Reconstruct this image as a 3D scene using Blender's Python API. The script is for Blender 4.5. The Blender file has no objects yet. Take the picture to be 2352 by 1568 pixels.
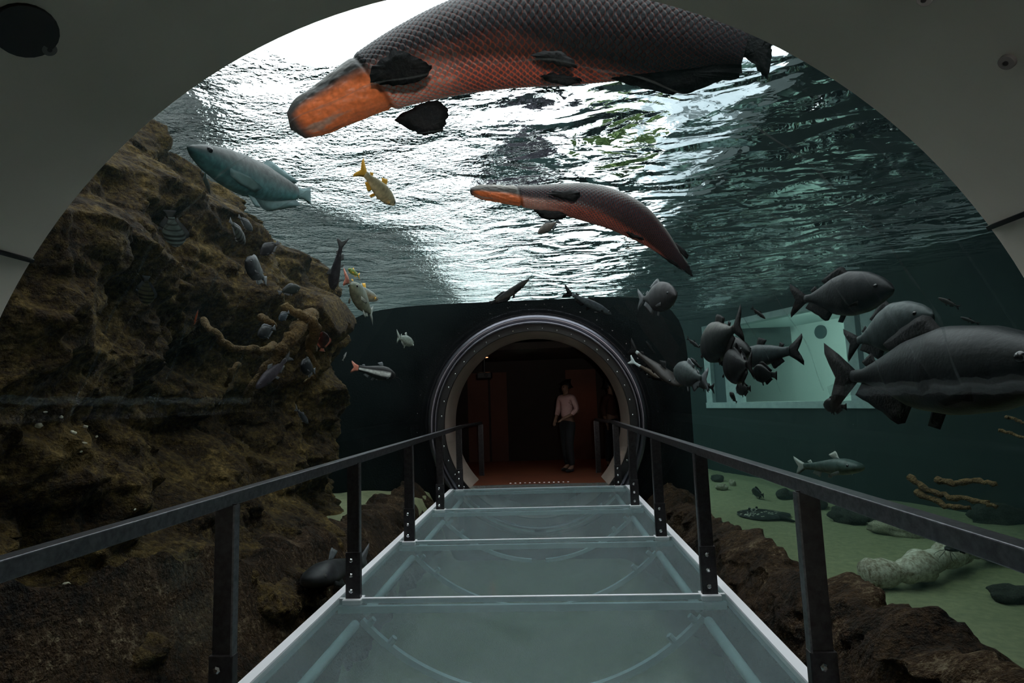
import bpy, bmesh, math, random
import numpy as np
from mathutils import Vector, Matrix

random.seed(7)
sc = bpy.context.scene
COL = sc.collection
PI = math.pi

# ------------------------------------------------------------------ camera
IW, IH, FPX = 2352, 1568, 1266.0
CX, CZ = 0.18, 1.33                       # eye: tunnel axis is x = 0, walkway is z = 0
PITCH, YAW, ROLL = 0.1084, 0.0593, -0.0334
EYE = Vector((CX, 0.0, CZ))
Fw = Vector((-math.sin(YAW) * math.cos(PITCH), math.cos(YAW) * math.cos(PITCH), math.sin(PITCH)))
R0 = Vector((math.cos(YAW), math.sin(YAW), 0))
U0 = R0.cross(Fw)
Rt = math.cos(ROLL) * R0 + math.sin(ROLL) * U0
Up = -math.sin(ROLL) * R0 + math.cos(ROLL) * U0
cd = bpy.data.cameras.new('camera')
cam = bpy.data.objects.new('camera', cd)
COL.objects.link(cam)
cam.matrix_world = Matrix(((Rt.x, Up.x, -Fw.x, EYE.x), (Rt.y, Up.y, -Fw.y, EYE.y), (Rt.z, Up.z, -Fw.z, EYE.z), (0, 0, 0, 1)))
cd.sensor_width = 36.0
cd.lens = FPX * 36.0 / IW
cd.clip_start = 0.02
cd.clip_end = 300
sc.camera = cam

# ------------------------------------------------------------------ world, exposure
world = bpy.data.worlds.new('overcast_sky')
sc.world = world
world.use_nodes = True
world.cycles.sampling_method = 'NONE'      # all daylight arrives through the refracting water surface
wn = world.node_tree
bg = wn.nodes['Background']
bg.inputs['Color'].default_value = (0.93, 0.97, 1.0, 1)
bg.inputs['Strength'].default_value = 4.0
sc.view_settings.view_transform = 'Standard'
sc.view_settings.look = 'None'
sc.view_settings.exposure = -0.68
sc.view_settings.gamma = 1.0
sc.view_settings.use_curve_mapping = False
sc.cycles.use_denoising = True
sc.cycles.use_adaptive_sampling = True
sc.cycles.adaptive_threshold = 0.2
sc.cycles.adaptive_min_samples = 24
sc.cycles.max_bounces = 6
sc.cycles.transmission_bounces = 4
sc.cycles.transparent_max_bounces = 12
sc.cycles.glossy_bounces = 3
sc.cycles.diffuse_bounces = 2
sc.cycles.volume_bounces = 1
sc.cycles.sample_clamp_indirect = 6.0


def lamp(name, kind, loc, energy, color, target=None, **kw):
    d = bpy.data.lights.new(name, kind)
    d.energy = energy
    d.color = color
    for k, v in kw.items():
        setattr(d, k, v)
    o = bpy.data.objects.new(name, d)
    COL.objects.link(o)
    o.location = loc
    if target is not None:
        o.rotation_euler = (Vector(target) - Vector(loc)).to_track_quat('-Z', 'Y').to_euler()
    return o


# added unseen lights: above the sand, behind the camera, behind the window
lamp('sand_fill', 'SPOT', (6.5, 9.0, 3.9), 160, (0.85, 1.0, 0.70), (5.0, 11.0, -1.4), spot_size=1.7, spot_blend=0.8, shadow_soft_size=0.25)  # unseen spot added to light the wide sand bed
lamp('sand_fill', 'SPOT', (-2.6, 8.4, 3.0), 7, (0.65, 1.0, 0.75), (-2.3, 7.4, 0), spot_size=1.0, spot_blend=0.8, shadow_soft_size=0.2)
lamp('belly_fill', 'SPOT', (0.45, -0.9, 1.5), 420, (1.0, 0.93, 0.86), (0.1, 2.9, 2.9), spot_size=1.05, spot_blend=0.8, shadow_soft_size=0.08)  # added behind the camera to brighten the red fish belly
lamp('gallery_fill', 'AREA', (8.2, 18.2, 4.02), 420, (1.0, 0.95, 0.92), (12.0, 19.8, 1.5), size=0.9)
lamp('gallery_fill', 'AREA', (5.9, 24.2, 4.02), 800, (1.0, 0.95, 0.92), (9.6, 25.6, 1.5), size=0.9)

# ------------------------------------------------------------------ constants of the place
TR = 1.70          # tube radius
TZ = 0.98          # tube axis height
YN, YF = 1.612, 8.75
HS = 4.2           # water level
JOINTS = [3.942 + 1.578 * k for k in range(-3, 4)]


def ray(px, py):
    return (Fw + Rt * ((px - IW / 2) / FPX) - Up * ((py - IH / 2) / FPX)).normalized()


def at_y(px, py, y):
    d = ray(px, py)
    return EYE + d * (y / d.y)


def at_z(px, py, z):
    d = ray(px, py)
    return EYE + d * ((z - CZ) / d.z)


def at_x(px, py, x):
    d = ray(px, py)
    return EYE + d * ((x - CX) / d.x)


def out(px, py, extra):
    """a point `extra` metres behind the tube wall in the direction of a pixel"""
    d = ray(px, py)
    a = d.x ** 2 + d.z ** 2
    b = 2 * (CX * d.x + (CZ - TZ) * d.z)
    c = CX ** 2 + (CZ - TZ) ** 2 - TR ** 2
    t = (-b + math.sqrt(b * b - 4 * a * c)) / (2 * a)
    return EYE + d * (t + extra)


# ------------------------------------------------------------------ noise
def _hash(i, j, k, s):
    n = (i * 374761393 + j * 668265263 + k * 2147483647 + s * 974634721) & 0xFFFFFFFF
    n = ((n ^ (n >> 13)) * 1274126177) & 0xFFFFFFFF
    n = n ^ (n >> 16)
    return (n & 0xFFFF) / 65535.0


def vnoise(x, y, z, s=0):
    x, y, z = np.broadcast_arrays(np.asarray(x, float), np.asarray(y, float), np.asarray(z, float))
    xi, yi, zi = np.floor(x).astype(np.int64), np.floor(y).astype(np.int64), np.floor(z).astype(np.int64)
    fx, fy, fz = x - xi, y - yi, z - zi
    u, v, w = fx * fx * (3 - 2 * fx), fy * fy * (3 - 2 * fy), fz * fz * (3 - 2 * fz)
    r = 0
    for a in (0, 1):
        for b in (0, 1):
            for c in (0, 1):
                r = r + _hash(xi + a, yi + b, zi + c, s) * (u if a else 1 - u) * (v if b else 1 - v) * (w if c else 1 - w)
    return r


def fbm(x, y, z, o=4, s=0):
    r, amp, f, tot = 0, 1.0, 1.0, 0
    for i in range(o):
        r = r + amp * (vnoise(np.asarray(x) * f, np.asarray(y) * f, np.asarray(z) * f, s + i) - 0.5)
        tot += amp
        amp *= 0.5
        f *= 2.03
    return r / tot * 2


def sstep(a, b, x):
    t = np.clip((np.asarray(x, float) - a) / (b - a), 0, 1)
    return t * t * (3 - 2 * t)


# ------------------------------------------------------------------ objects
def tag(o, label=None, cat=None, group=None, kind=None):
    if label:
        o['label'] = label
    if cat:
        o['category'] = cat
    if group:
        o['group'] = group
    if kind:
        o['kind'] = kind
    return o


def empty(name, loc=(0, 0, 0), label=None, cat=None, group=None, mw=None):
    o = bpy.data.objects.new(name, None)
    COL.objects.link(o)
    o.empty_display_size = 0.05
    if mw is not None:
        o.matrix_world = mw
    else:
        o.location = loc
    return tag(o, label, cat, group)


def link(name, me, material, parent=None, local=False):
    """mesh given in world coordinates, or in the parent's when local"""
    o = bpy.data.objects.new(name, me)
    COL.objects.link(o)
    if material is not None and not me.materials:
        me.materials.append(material)
    if parent is not None:
        o.parent = parent
        if not local:
            p, q = parent, Matrix()
            while p is not None:
                q = p.matrix_basis @ q
                p = p.parent
            o.matrix_basis = q.inverted()
    return o


def mesh(verts, faces, smooth=True, col=None, uv=None):
    me = bpy.data.meshes.new('m')
    me.from_pydata([tuple(v) for v in verts], [], [tuple(int(i) for i in f) for f in faces])
    if smooth:
        me.polygons.foreach_set('use_smooth', [True] * len(me.polygons))
    if col is not None:
        a = me.color_attributes.new('col', 'FLOAT_COLOR', 'POINT')
        c = np.ones((len(verts), 4), np.float32)
        c[:, :3] = np.clip(col, 0, 1)
        a.data.foreach_set('color', c.ravel())
    me.update()
    return me


def grid_faces(nu, nv, close_v=False, flip=False):
    i = np.arange(nu - 1)[:, None]
    j = np.arange(nv if close_v else nv - 1)[None, :]
    j2 = (j + 1) % nv
    f = np.stack([i * nv + j + 0 * i, (i + 1) * nv + j, (i + 1) * nv + j2, i * nv + j2 + 0 * i], -1).reshape(-1, 4)
    return f[:, ::-1] if flip else f


class MB:
    """collects simple solids, then makes one mesh"""

    def __init__(self):
        self.v, self.f = [], []

    def add(self, v, f):
        n = len(self.v)
        self.v += [Vector(p) for p in v]
        self.f += [tuple(i + n for i in q) for q in f]
        return self

    def box(self, a, b):
        (x0, y0, z0), (x1, y1, z1) = a, b
        return self.add([(x0, y0, z0), (x1, y0, z0), (x1, y1, z0), (x0, y1, z0), (x0, y0, z1), (x1, y0, z1), (x1, y1, z1), (x0, y1, z1)],
                        [(3, 2, 1, 0), (4, 5, 6, 7), (0, 1, 5, 4), (1, 2, 6, 5), (2, 3, 7, 6), (3, 0, 4, 7)])

    def hexa(self, p):
        return self.add(p, [(3, 2, 1, 0), (4, 5, 6, 7), (0, 1, 5, 4), (1, 2, 6, 5), (2, 3, 7, 6), (3, 0, 4, 7)])

    def tube(self, pts, rad, n=8, cap=True):
        pts = [Vector(p) for p in pts]
        if not hasattr(rad, '__len__'):
            rad = [rad] * len(pts)
        v, f = [], []
        for i, p in enumerate(pts):
            t = (pts[min(i + 1, len(pts) - 1)] - pts[max(i - 1, 0)]).normalized()
            a = t.orthogonal().normalized() if i == 0 else (a - t * a.dot(t)).normalized()
            b = t.cross(a)
            for k in range(n):
                an = 2 * PI * k / n
                v.append(p + (a * math.cos(an) + b * math.sin(an)) * rad[i])
        for i in range(len(pts) - 1):
            for k in range(n):
                f.append((i * n + k, i * n + (k + 1) % n, (i + 1) * n + (k + 1) % n, (i + 1) * n + k))
        if cap:
            f.append(tuple(range(n))[::-1])
            f.append(tuple((len(pts) - 1) * n + k for k in range(n)))
        return self.add(v, f)

    def ringsolid(self, prof, a0=0, a1=2 * PI, n=96):
        """profile of (radius, y) pairs (closed) swept round the tunnel axis"""
        full = abs(a1 - a0 - 2 * PI) < 1e-6
        m = len(prof)
        cnt = n if full else n + 1
        v, f = [], []
        for i in range(cnt):
            an = a0 + (a1 - a0) * i / n
            for r, y in prof:
                v.append((r * math.cos(an), y, TZ + r * math.sin(an)))
        for i in range(n):
            i2 = (i + 1) % cnt
            for k in range(m):
                f.append((i * m + k, i * m + (k + 1) % m, i2 * m + (k + 1) % m, i2 * m + k))
        if not full:
            f.append(tuple(range(m))[::-1])
            f.append(tuple((cnt - 1) * m + k for k in range(m)))
        return self.add(v, f)

    def build(self, name, material, parent=None, smooth=False, bevel=0, local=False):
        me = mesh(self.v, self.f, smooth)
        bm = bmesh.new()
        bm.from_mesh(me)
        bmesh.ops.recalc_face_normals(bm, faces=bm.faces)
        if bevel:
            bmesh.ops.bevel(bm, geom=bm.edges[:], offset=bevel, segments=2, affect='EDGES', profile=0.5)
        bm.to_mesh(me)
        bm.free()
        if smooth:
            me.polygons.foreach_set('use_smooth', [True] * len(me.polygons))
        return link(name, me, material, parent, local)


# ------------------------------------------------------------------ materials
def nodes(name):
    m = bpy.data.materials.new(name)
    m.use_nodes = True
    t = m.node_tree
    for n in list(t.nodes):
        t.nodes.remove(n)
    return m, t, t.nodes.new('ShaderNodeOutputMaterial')


def nd(t, typ, **kw):
    n = t.nodes.new(typ)
    for k, v in kw.items():
        if k.startswith('i_'):
            key = k[2:].replace('_', ' ')
            n.inputs[key].default_value = v
        else:
            setattr(n, k, v)
    return n


def mat(name, c1, c2=None, scale=6.0, rough=0.6, metal=0.0, bump=0.0, bscale=40.0, spec=0.4, detail=3, lo=0.35, hi=0.65, emit=None, trans=0, coord='Object'):
    m, t, o = nodes(name)
    p = nd(t, 'ShaderNodeBsdfPrincipled')
    p.inputs['Roughness'].default_value = rough
    p.inputs['Metallic'].default_value = metal
    p.inputs['Specular IOR Level'].default_value = spec
    tc = nd(t, 'ShaderNodeTexCoord')
    if c2 is None:
        p.inputs['Base Color'].default_value = (*c1, 1)
    else:
        nz = nd(t, 'ShaderNodeTexNoise', i_Scale=scale, i_Detail=detail, i_Roughness=0.65)
        t.links.new(tc.outputs[coord], nz.inputs['Vector'])
        cr = nd(t, 'ShaderNodeValToRGB')
        cr.color_ramp.elements[0].position = lo
        cr.color_ramp.elements[1].position = hi
        cr.color_ramp.elements[0].color = (*c1, 1)
        cr.color_ramp.elements[1].color = (*c2, 1)
        t.links.new(nz.outputs['Fac'], cr.inputs['Fac'])
        t.links.new(cr.outputs['Color'], p.inputs['Base Color'])
    if bump:
        nb = nd(t, 'ShaderNodeTexNoise', i_Scale=bscale, i_Detail=2.0)
        t.links.new(tc.outputs[coord], nb.inputs['Vector'])
        b = nd(t, 'ShaderNodeBump', i_Strength=bump, i_Distance=0.02)
        t.links.new(nb.outputs['Fac'], b.inputs['Height'])
        t.links.new(b.outputs['Normal'], p.inputs['Normal'])
    if emit:
        p.inputs['Emission Color'].default_value = (*emit[0], 1)
        p.inputs['Emission Strength'].default_value = emit[1]
    t.links.new(p.outputs[0], o.inputs['Surface'])
    return m


def attr_mat(name, rough=0.45, spec=0.4, bump=0.15, bscale=60, nscale=25, namt=0.35, gain=1.0):
    """colour from the mesh's own colouring, with a little mottling"""
    m, t, o = nodes(name)
    p = nd(t, 'ShaderNodeBsdfPrincipled', i_Roughness=rough)
    p.inputs['Specular IOR Level'].default_value = spec
    a = nd(t, 'ShaderNodeAttribute', attribute_name='col')
    tc = nd(t, 'ShaderNodeTexCoord')
    nz = nd(t, 'ShaderNodeTexNoise', i_Scale=float(nscale), i_Detail=2.0)
    t.links.new(tc.outputs['Object'], nz.inputs['Vector'])
    mr = nd(t, 'ShaderNodeMapRange')
    mr.inputs['From Min'].default_value = 0.3
    mr.inputs['From Max'].default_value = 0.7
    mr.inputs['To Min'].default_value = gain * (1 - namt)
    mr.inputs['To Max'].default_value = gain * (1 + namt)
    t.links.new(nz.outputs['Fac'], mr.inputs['Value'])
    mx = nd(t, 'ShaderNodeVectorMath', operation='SCALE')
    t.links.new(a.outputs['Color'], mx.inputs[0])
    t.links.new(mr.outputs[0], mx.inputs['Scale'])
    t.links.new(mx.outputs[0], p.inputs['Base Color'])
    if bump:
        nb = nd(t, 'ShaderNodeTexNoise', i_Scale=float(bscale), i_Detail=2.0)
        t.links.new(tc.outputs['Object'], nb.inputs['Vector'])
        b = nd(t, 'ShaderNodeBump', i_Strength=bump, i_Distance=0.01)
        t.links.new(nb.outputs['Fac'], b.inputs['Height'])
        t.links.new(b.outputs['Normal'], p.inputs['Normal'])
    t.links.new(p.outputs[0], o.inputs['Surface'])
    return m


def acrylic_mat(name, ior=1.45, tint=(0.97, 0.985, 0.98), rough=0.0, haze=0.0, hazecol=(0.3, 0.35, 0.35)):
    m, t, o = nodes(name)
    tr = nd(t, 'ShaderNodeBsdfTransparent')
    tr.inputs['Color'].default_value = (*tint, 1)
    gl = nd(t, 'ShaderNodeBsdfGlossy', i_Roughness=rough)
    # fresnel of a thin sheet, the same from both sides
    g = nd(t, 'ShaderNodeNewGeometry')
    dt = nd(t, 'ShaderNodeVectorMath', operation='DOT_PRODUCT')
    t.links.new(g.outputs['Normal'], dt.inputs[0])
    t.links.new(g.outputs['Incoming'], dt.inputs[1])
    ab = nd(t, 'ShaderNodeMath', operation='ABSOLUTE')
    t.links.new(dt.outputs['Value'], ab.inputs[0])
    om = nd(t, 'ShaderNodeMath', operation='SUBTRACT')
    om.inputs[0].default_value = 1.0
    t.links.new(ab.outputs[0], om.inputs[1])
    pw = nd(t, 'ShaderNodeMath', operation='POWER')
    pw.inputs[1].default_value = 5.0
    t.links.new(om.outputs[0], pw.inputs[0])
    f0 = ((ior - 1) / (ior + 1)) ** 2
    ma = nd(t, 'ShaderNodeMath', operation='MULTIPLY_ADD')
    ma.inputs[1].default_value = 0.16
    ma.inputs[2].default_value = f0
    t.links.new(pw.outputs[0], ma.inputs[0])
    mx = nd(t, 'ShaderNodeMixShader')
    t.links.new(ma.outputs[0], mx.inputs['Fac'])
    t.links.new(tr.outputs[0], mx.inputs[1])
    t.links.new(gl.outputs[0], mx.inputs[2])
    last = mx
    if haze:
        df = nd(t, 'ShaderNodeBsdfDiffuse')
        df.inputs['Color'].default_value = (*hazecol, 1)
        m2 = nd(t, 'ShaderNodeMixShader')
        m2.inputs['Fac'].default_value = haze
        t.links.new(mx.outputs[0], m2.inputs[1])
        t.links.new(df.outputs[0], m2.inputs[2])
        last = m2
    t.links.new(last.outputs[0], o.inputs['Surface'])
    return m


def water_mat():
    m, t, o = nodes('water')
    geo = nd(t, 'ShaderNodeNewGeometry')
    sx = nd(t, 'ShaderNodeSeparateXYZ')
    t.links.new(geo.outputs['Position'], sx.inputs[0])
    # ripples: fine and lively on the left (by the cascade), long and slow to the right
    mp = nd(t, 'ShaderNodeMapping')
    mp.inputs['Scale'].default_value = (1.0, 1.5, 1.0)
    mp.inputs['Rotation'].default_value = (0, 0, 0.5)
    t.links.new(geo.outputs['Position'], mp.inputs['Vector'])
    n1 = nd(t, 'ShaderNodeTexNoise', i_Scale=1.1, i_Detail=2.0, i_Distortion=0.6)
    n2 = nd(t, 'ShaderNodeTexNoise', i_Scale=4.5, i_Detail=2.5, i_Distortion=0.4)
    n3 = nd(t, 'ShaderNodeTexNoise', i_Scale=14.0, i_Detail=2.0, i_Distortion=0.3)
    for n in (n1, n2, n3):
        t.links.new(mp.outputs[0], n.inputs['Vector'])
    lm = nd(t, 'ShaderNodeMapRange')           # 1 on the left, 0 on the right
    lm.inputs['From Min'].default_value = 0.3
    lm.inputs['From Max'].default_value = -1.4
    lm.inputs['To Min'].default_value = 0.03
    lm.inputs['To Max'].default_value = 1.0
    t.links.new(sx.outputs['X'], lm.inputs['Value'])
    a1 = nd(t, 'ShaderNodeMath', operation='MULTIPLY')
    a1.inputs[1].default_value = 1.5
    t.links.new(n1.outputs['Fac'], a1.inputs[0])
    a2 = nd(t, 'ShaderNodeMath', operation='MULTIPLY_ADD')
    a2.inputs[1].default_value = 0.20
    t.links.new(n2.outputs['Fac'], a2.inputs[0])
    t.links.new(a1.outputs[0], a2.inputs[2])
    ml = nd(t, 'ShaderNodeMath', operation='MULTIPLY')
    t.links.new(n3.outputs['Fac'], ml.inputs[0])
    t.links.new(lm.outputs[0], ml.inputs[1])
    a3 = nd(t, 'ShaderNodeMath', operation='MULTIPLY_ADD')
    a3.inputs[1].default_value = 0.30
    t.links.new(ml.outputs[0], a3.inputs[0])
    t.links.new(a2.outputs[0], a3.inputs[2])
    bp = nd(t, 'ShaderNodeBump', i_Strength=1.0, i_Distance=0.5)
    t.links.new(a3.outputs[0], bp.inputs['Height'])
    gl = nd(t, 'ShaderNodeBsdfGlass', i_Roughness=0.0, i_IOR=1.04)
    t.links.new(bp.outputs[0], gl.inputs['Normal'])
    tr = nd(t, 'ShaderNodeBsdfTransparent')
    gt = nd(t, 'ShaderNodeMath', operation='GREATER_THAN')
    gt.inputs[1].default_value = HS - 0.35
    t.links.new(sx.outputs['Z'], gt.inputs[0])
    mx = nd(t, 'ShaderNodeMixShader')
    t.links.new(gt.outputs[0], mx.inputs['Fac'])
    t.links.new(tr.outputs[0], mx.inputs[1])
    t.links.new(gl.outputs[0], mx.inputs[2])
    t.links.new(mx.outputs[0], o.inputs['Surface'])
    ab = nd(t, 'ShaderNodeVolumeAbsorption', i_Density=0.11)
    ab.inputs['Color'].default_value = (0.66, 0.85, 0.82, 1)
    vs = nd(t, 'ShaderNodeVolumeScatter', i_Density=0.004, i_Anisotropy=0.3)
    vs.inputs['Color'].default_value = (0.55, 0.9, 0.92, 1)
    ad = nd(t, 'ShaderNodeAddShader')
    t.links.new(ab.outputs[0], ad.inputs[0])
    t.links.new(vs.outputs[0], ad.inputs[1])
    t.links.new(ad.outputs[0], o.inputs['Volume'])
    return m


def rock_mat(name, cols, scale=2.2, bump=1.0):
    m, t, o = nodes(name)
    p = nd(t, 'ShaderNodeBsdfPrincipled', i_Roughness=0.85)
    p.inputs['Specular IOR Level'].default_value = 0.2
    tc = nd(t, 'ShaderNodeTexCoord')
    n1 = nd(t, 'ShaderNodeTexNoise', i_Scale=scale, i_Detail=5.0, i_Roughness=0.68)
    n2 = nd(t, 'ShaderNodeTexNoise', i_Scale=scale * 11, i_Detail=3.0, i_Roughness=0.7)
    for n in (n1, n2):
        t.links.new(tc.outputs['Object'], n.inputs['Vector'])
    ad = nd(t, 'ShaderNodeMath', operation='MULTIPLY_ADD')
    ad.inputs[1].default_value = 0.6
    t.links.new(n2.outputs['Fac'], ad.inputs[0])
    sb = nd(t, 'ShaderNodeMath', operation='MULTIPLY_ADD')
    sb.inputs[1].default_value = 0.7
    sb.inputs[2].default_value = -0.15
    t.links.new(n1.outputs['Fac'], sb.inputs[0])
    t.links.new(sb.outputs[0], ad.inputs[2])
    cr = nd(t, 'ShaderNodeValToRGB')
    e = cr.color_ramp.elements
    e[0].position, e[1].position = 0.32, 0.72
    e[0].color, e[1].color = (*cols[0], 1), (*cols[-1], 1)
    for i, c in enumerate(cols[1:-1]):
        q = e.new(0.32 + 0.40 * (i + 1) / (len(cols) - 1))
        q.color = (*c, 1)
    t.links.new(ad.outputs[0], cr.inputs['Fac'])
    t.links.new(cr.outputs['Color'], p.inputs['Base Color'])
    nb = nd(t, 'ShaderNodeTexNoise', i_Scale=26.0, i_Detail=3.5, i_Roughness=0.7)
    t.links.new(tc.outputs['Object'], nb.inputs['Vector'])
    b = nd(t, 'ShaderNodeBump', i_Strength=bump, i_Distance=0.05)
    t.links.new(nb.outputs['Fac'], b.inputs['Height'])
    t.links.new(b.outputs['Normal'], p.inputs['Normal'])
    t.links.new(p.outputs[0], o.inputs['Surface'])
    return m


M = {}
M['water'] = water_mat()
M['acrylic'] = acrylic_mat('acrylic', ior=1.26)
M['seam'] = acrylic_mat('acrylic_seam', tint=(0.86, 0.89, 0.89), haze=0.10, hazecol=(0.45, 0.5, 0.5))
M['pane'] = acrylic_mat('window_glass', tint=(0.94, 0.98, 0.97))
M['lining'] = mat('grey_lining', (0.72, 0.655, 0.565), (0.82, 0.75, 0.65), scale=1.6, rough=0.55, spec=0.3)
M['cap'] = mat('bolt_cap_grey', (0.10, 0.10, 0.095), rough=0.5)
M['beige'] = mat('beige_lining', (0.36, 0.29, 0.24), (0.42, 0.34, 0.28), scale=2, rough=0.6)
M['steel'] = mat('brushed_steel', (0.045, 0.04, 0.042), (0.07, 0.065, 0.068), scale=30, rough=0.38, metal=0.85)
M['rail'] = mat('rail_steel', (0.12, 0.12, 0.13), (0.20, 0.20, 0.21), scale=40, rough=0.34, metal=0.9)
M['chrome'] = mat('polished_bolt', (0.7, 0.7, 0.7), rough=0.18, metal=1.0)
M['ringmetal'] = mat('ring_metal', (0.17, 0.17, 0.20), rough=0.28, metal=0.9)
M['gasket'] = mat('black_gasket', (0.012, 0.012, 0.012), rough=0.5)
M['white'] = mat('white_edging', (0.88, 0.87, 0.90), rough=0.45)
M['hoop'] = mat('pale_hoop', (0.70, 0.76, 0.78), rough=0.4)
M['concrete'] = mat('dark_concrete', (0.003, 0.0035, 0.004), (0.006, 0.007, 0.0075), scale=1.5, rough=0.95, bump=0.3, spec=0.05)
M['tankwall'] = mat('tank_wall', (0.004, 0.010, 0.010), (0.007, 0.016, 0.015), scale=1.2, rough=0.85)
M['frame'] = mat('pale_frame', (0.35, 0.42, 0.42), (0.45, 0.52, 0.52), scale=5, rough=0.7)
M['darkframe'] = mat('dark_seal', (0.05, 0.07, 0.08), rough=0.6)
M['gallery'] = mat('gallery_paint', (0.75, 0.80, 0.78), rough=0.8)
M['rock'] = rock_mat('mossy_rock', [(0.006, 0.0035, 0.002), (0.034, 0.018, 0.007), (0.095, 0.060, 0.016), (0.24, 0.155, 0.055)])
M['bankrock'] = rock_mat('brown_rock', [(0.004, 0.0025, 0.002), (0.022, 0.011, 0.005), (0.055, 0.028, 0.011), (0.18, 0.14, 0.09)], scale=3.0)
M['sand'] = mat('sand', (0.18, 0.19, 0.105), (0.25, 0.255, 0.14), scale=9, rough=0.95, bump=0.5, bscale=70)
M['fish'] = attr_mat('fish_skin', spec=0.2, gain=0.7)
M['scaly'] = attr_mat('scaly_skin', rough=0.38, bump=0.1, bscale=90, nscale=40, namt=0.2)
M['fin'] = mat('dark_fin', (0.005, 0.005, 0.006), (0.014, 0.013, 0.013), scale=30, rough=0.6, bump=0.3, bscale=60, spec=0.12)
M['eye'] = mat('fish_eye', (0.008, 0.008, 0.01), rough=0.1, spec=0.7)
M['wood'] = rock_mat('driftwood', [(0.03, 0.02, 0.01), (0.13, 0.085, 0.035), (0.22, 0.15, 0.06)], scale=5)
M['log'] = rock_mat('bleached_log', [(0.12, 0.08, 0.04), (0.48, 0.45, 0.36), (0.80, 0.80, 0.70)], scale=1.6, bump=0.5)
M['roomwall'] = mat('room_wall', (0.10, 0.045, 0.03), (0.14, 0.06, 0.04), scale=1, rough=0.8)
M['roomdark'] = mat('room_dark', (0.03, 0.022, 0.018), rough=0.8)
M['redfloor'] = mat('red_floor', (0.13, 0.04, 0.02), (0.17, 0.05, 0.025), scale=3, rough=0.5)
M['stone'] = rock_mat('pale_stone', [(0.12, 0.10, 0.07), (0.3, 0.28, 0.2), (0.42, 0.4, 0.3)], scale=5, bump=0.4)
M['darkstone'] = rock_mat('dark_stone', [(0.012, 0.012, 0.01), (0.04, 0.042, 0.034), (0.07, 0.07, 0.055)], scale=4)
M['shell'] = mat('shell', (0.5, 0.45, 0.33), (0.7, 0.66, 0.52), scale=20, rough=0.5)


def glass_floor_mat():
    m, t, o = nodes('walkway_glass')
    tc = nd(t, 'ShaderNodeTexCoord')
    nz = nd(t, 'ShaderNodeTexNoise', i_Scale=2.5, i_Detail=4.0, i_Roughness=0.7)
    t.links.new(tc.outputs['Object'], nz.inputs['Vector'])
    tr = nd(t, 'ShaderNodeBsdfTransparent')
    tr.inputs['Color'].default_value = (0.80, 0.90, 0.90, 1)
    df = nd(t, 'ShaderNodeBsdfDiffuse')
    df.inputs['Color'].default_value = (0.26, 0.31, 0.32, 1)
    mr = nd(t, 'ShaderNodeMapRange')
    mr.inputs['From Min'].default_value = 0.3
    mr.inputs['From Max'].default_value = 0.7
    mr.inputs['To Min'].default_value = 0.20
    mr.inputs['To Max'].default_value = 0.30
    t.links.new(nz.outputs['Fac'], mr.inputs['Value'])
    m1 = nd(t, 'ShaderNodeMixShader')
    t.links.new(mr.outputs[0], m1.inputs['Fac'])
    t.links.new(tr.outputs[0], m1.inputs[1])
    t.links.new(df.outputs[0], m1.inputs[2])
    gl = nd(t, 'ShaderNodeBsdfGlossy', i_Roughness=0.10)
    g = nd(t, 'ShaderNodeNewGeometry')
    dt = nd(t, 'ShaderNodeVectorMath', operation='DOT_PRODUCT')
    t.links.new(g.outputs['Normal'], dt.inputs[0])
    t.links.new(g.outputs['Incoming'], dt.inputs[1])
    ab = nd(t, 'ShaderNodeMath', operation='ABSOLUTE')
    t.links.new(dt.outputs['Value'], ab.inputs[0])
    om = nd(t, 'ShaderNodeMath', operation='SUBTRACT')
    om.inputs[0].default_value = 1.0
    t.links.new(ab.outputs[0], om.inputs[1])
    pw = nd(t, 'ShaderNodeMath', operation='POWER')
    pw.inputs[1].default_value = 5.0
    t.links.new(om.outputs[0], pw.inputs[0])
    lw = nd(t, 'ShaderNodeMath', operation='MULTIPLY_ADD')
    lw.inputs[1].default_value = 0.35
    lw.inputs[2].default_value = 0.02
    t.links.new(pw.outputs[0], lw.inputs[0])
    m2 = nd(t, 'ShaderNodeMixShader')
    t.links.new(lw.outputs[0], m2.inputs['Fac'])
    t.links.new(m1.outputs[0], m2.inputs[1])
    t.links.new(gl.outputs[0], m2.inputs[2])
    t.links.new(m2.outputs[0], o.inputs['Surface'])
    return m


M['glassfloor'] = glass_floor_mat()

#SECTION structure
# ------------------------------------------------------------------ near lining
lin = MB().ringsolid([(1.665, -3.2), (1.665, YN), (1.80, YN), (1.80, -3.2)], n=160).build('tunnel_lining', M['lining'], smooth=False)
lin.data.polygons.foreach_set('use_smooth', [abs(p.normal.y) < 0.5 for p in lin.data.polygons])
tag(lin, 'smooth grey lining of the tunnel mouth before the acrylic tube', 'tunnel', kind='structure')
MB().box((-1.9, -3.4, -0.9), (1.9, -3.2, 2.9)).build('end_cap', M['roomdark'])['kind'] = 'structure'  # unseen end cap put in to keep the tunnel mouth dark
for s, (px, py) in ((-1, (30, 580)), (1, (2316, 500))):
    q = out(px, py, 0)
    an = math.atan2(q.z - TZ, q.x)
    MB().ringsolid([(1.656, -0.5), (1.656, YN + 0.002), (1.668, YN + 0.002), (1.668, -0.5)], an - 0.004, an + 0.004, 2).build('joint', M['gasket'], lin)


def lining_point(px, py, r=1.665):
    d = ray(px, py)
    a = d.x ** 2 + d.z ** 2
    b = 2 * (CX * d.x + (CZ - TZ) * d.z)
    c = CX ** 2 + (CZ - TZ) ** 2 - r ** 2
    return EYE + d * ((-b + math.sqrt(b * b - 4 * a * c)) / (2 * a))


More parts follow.
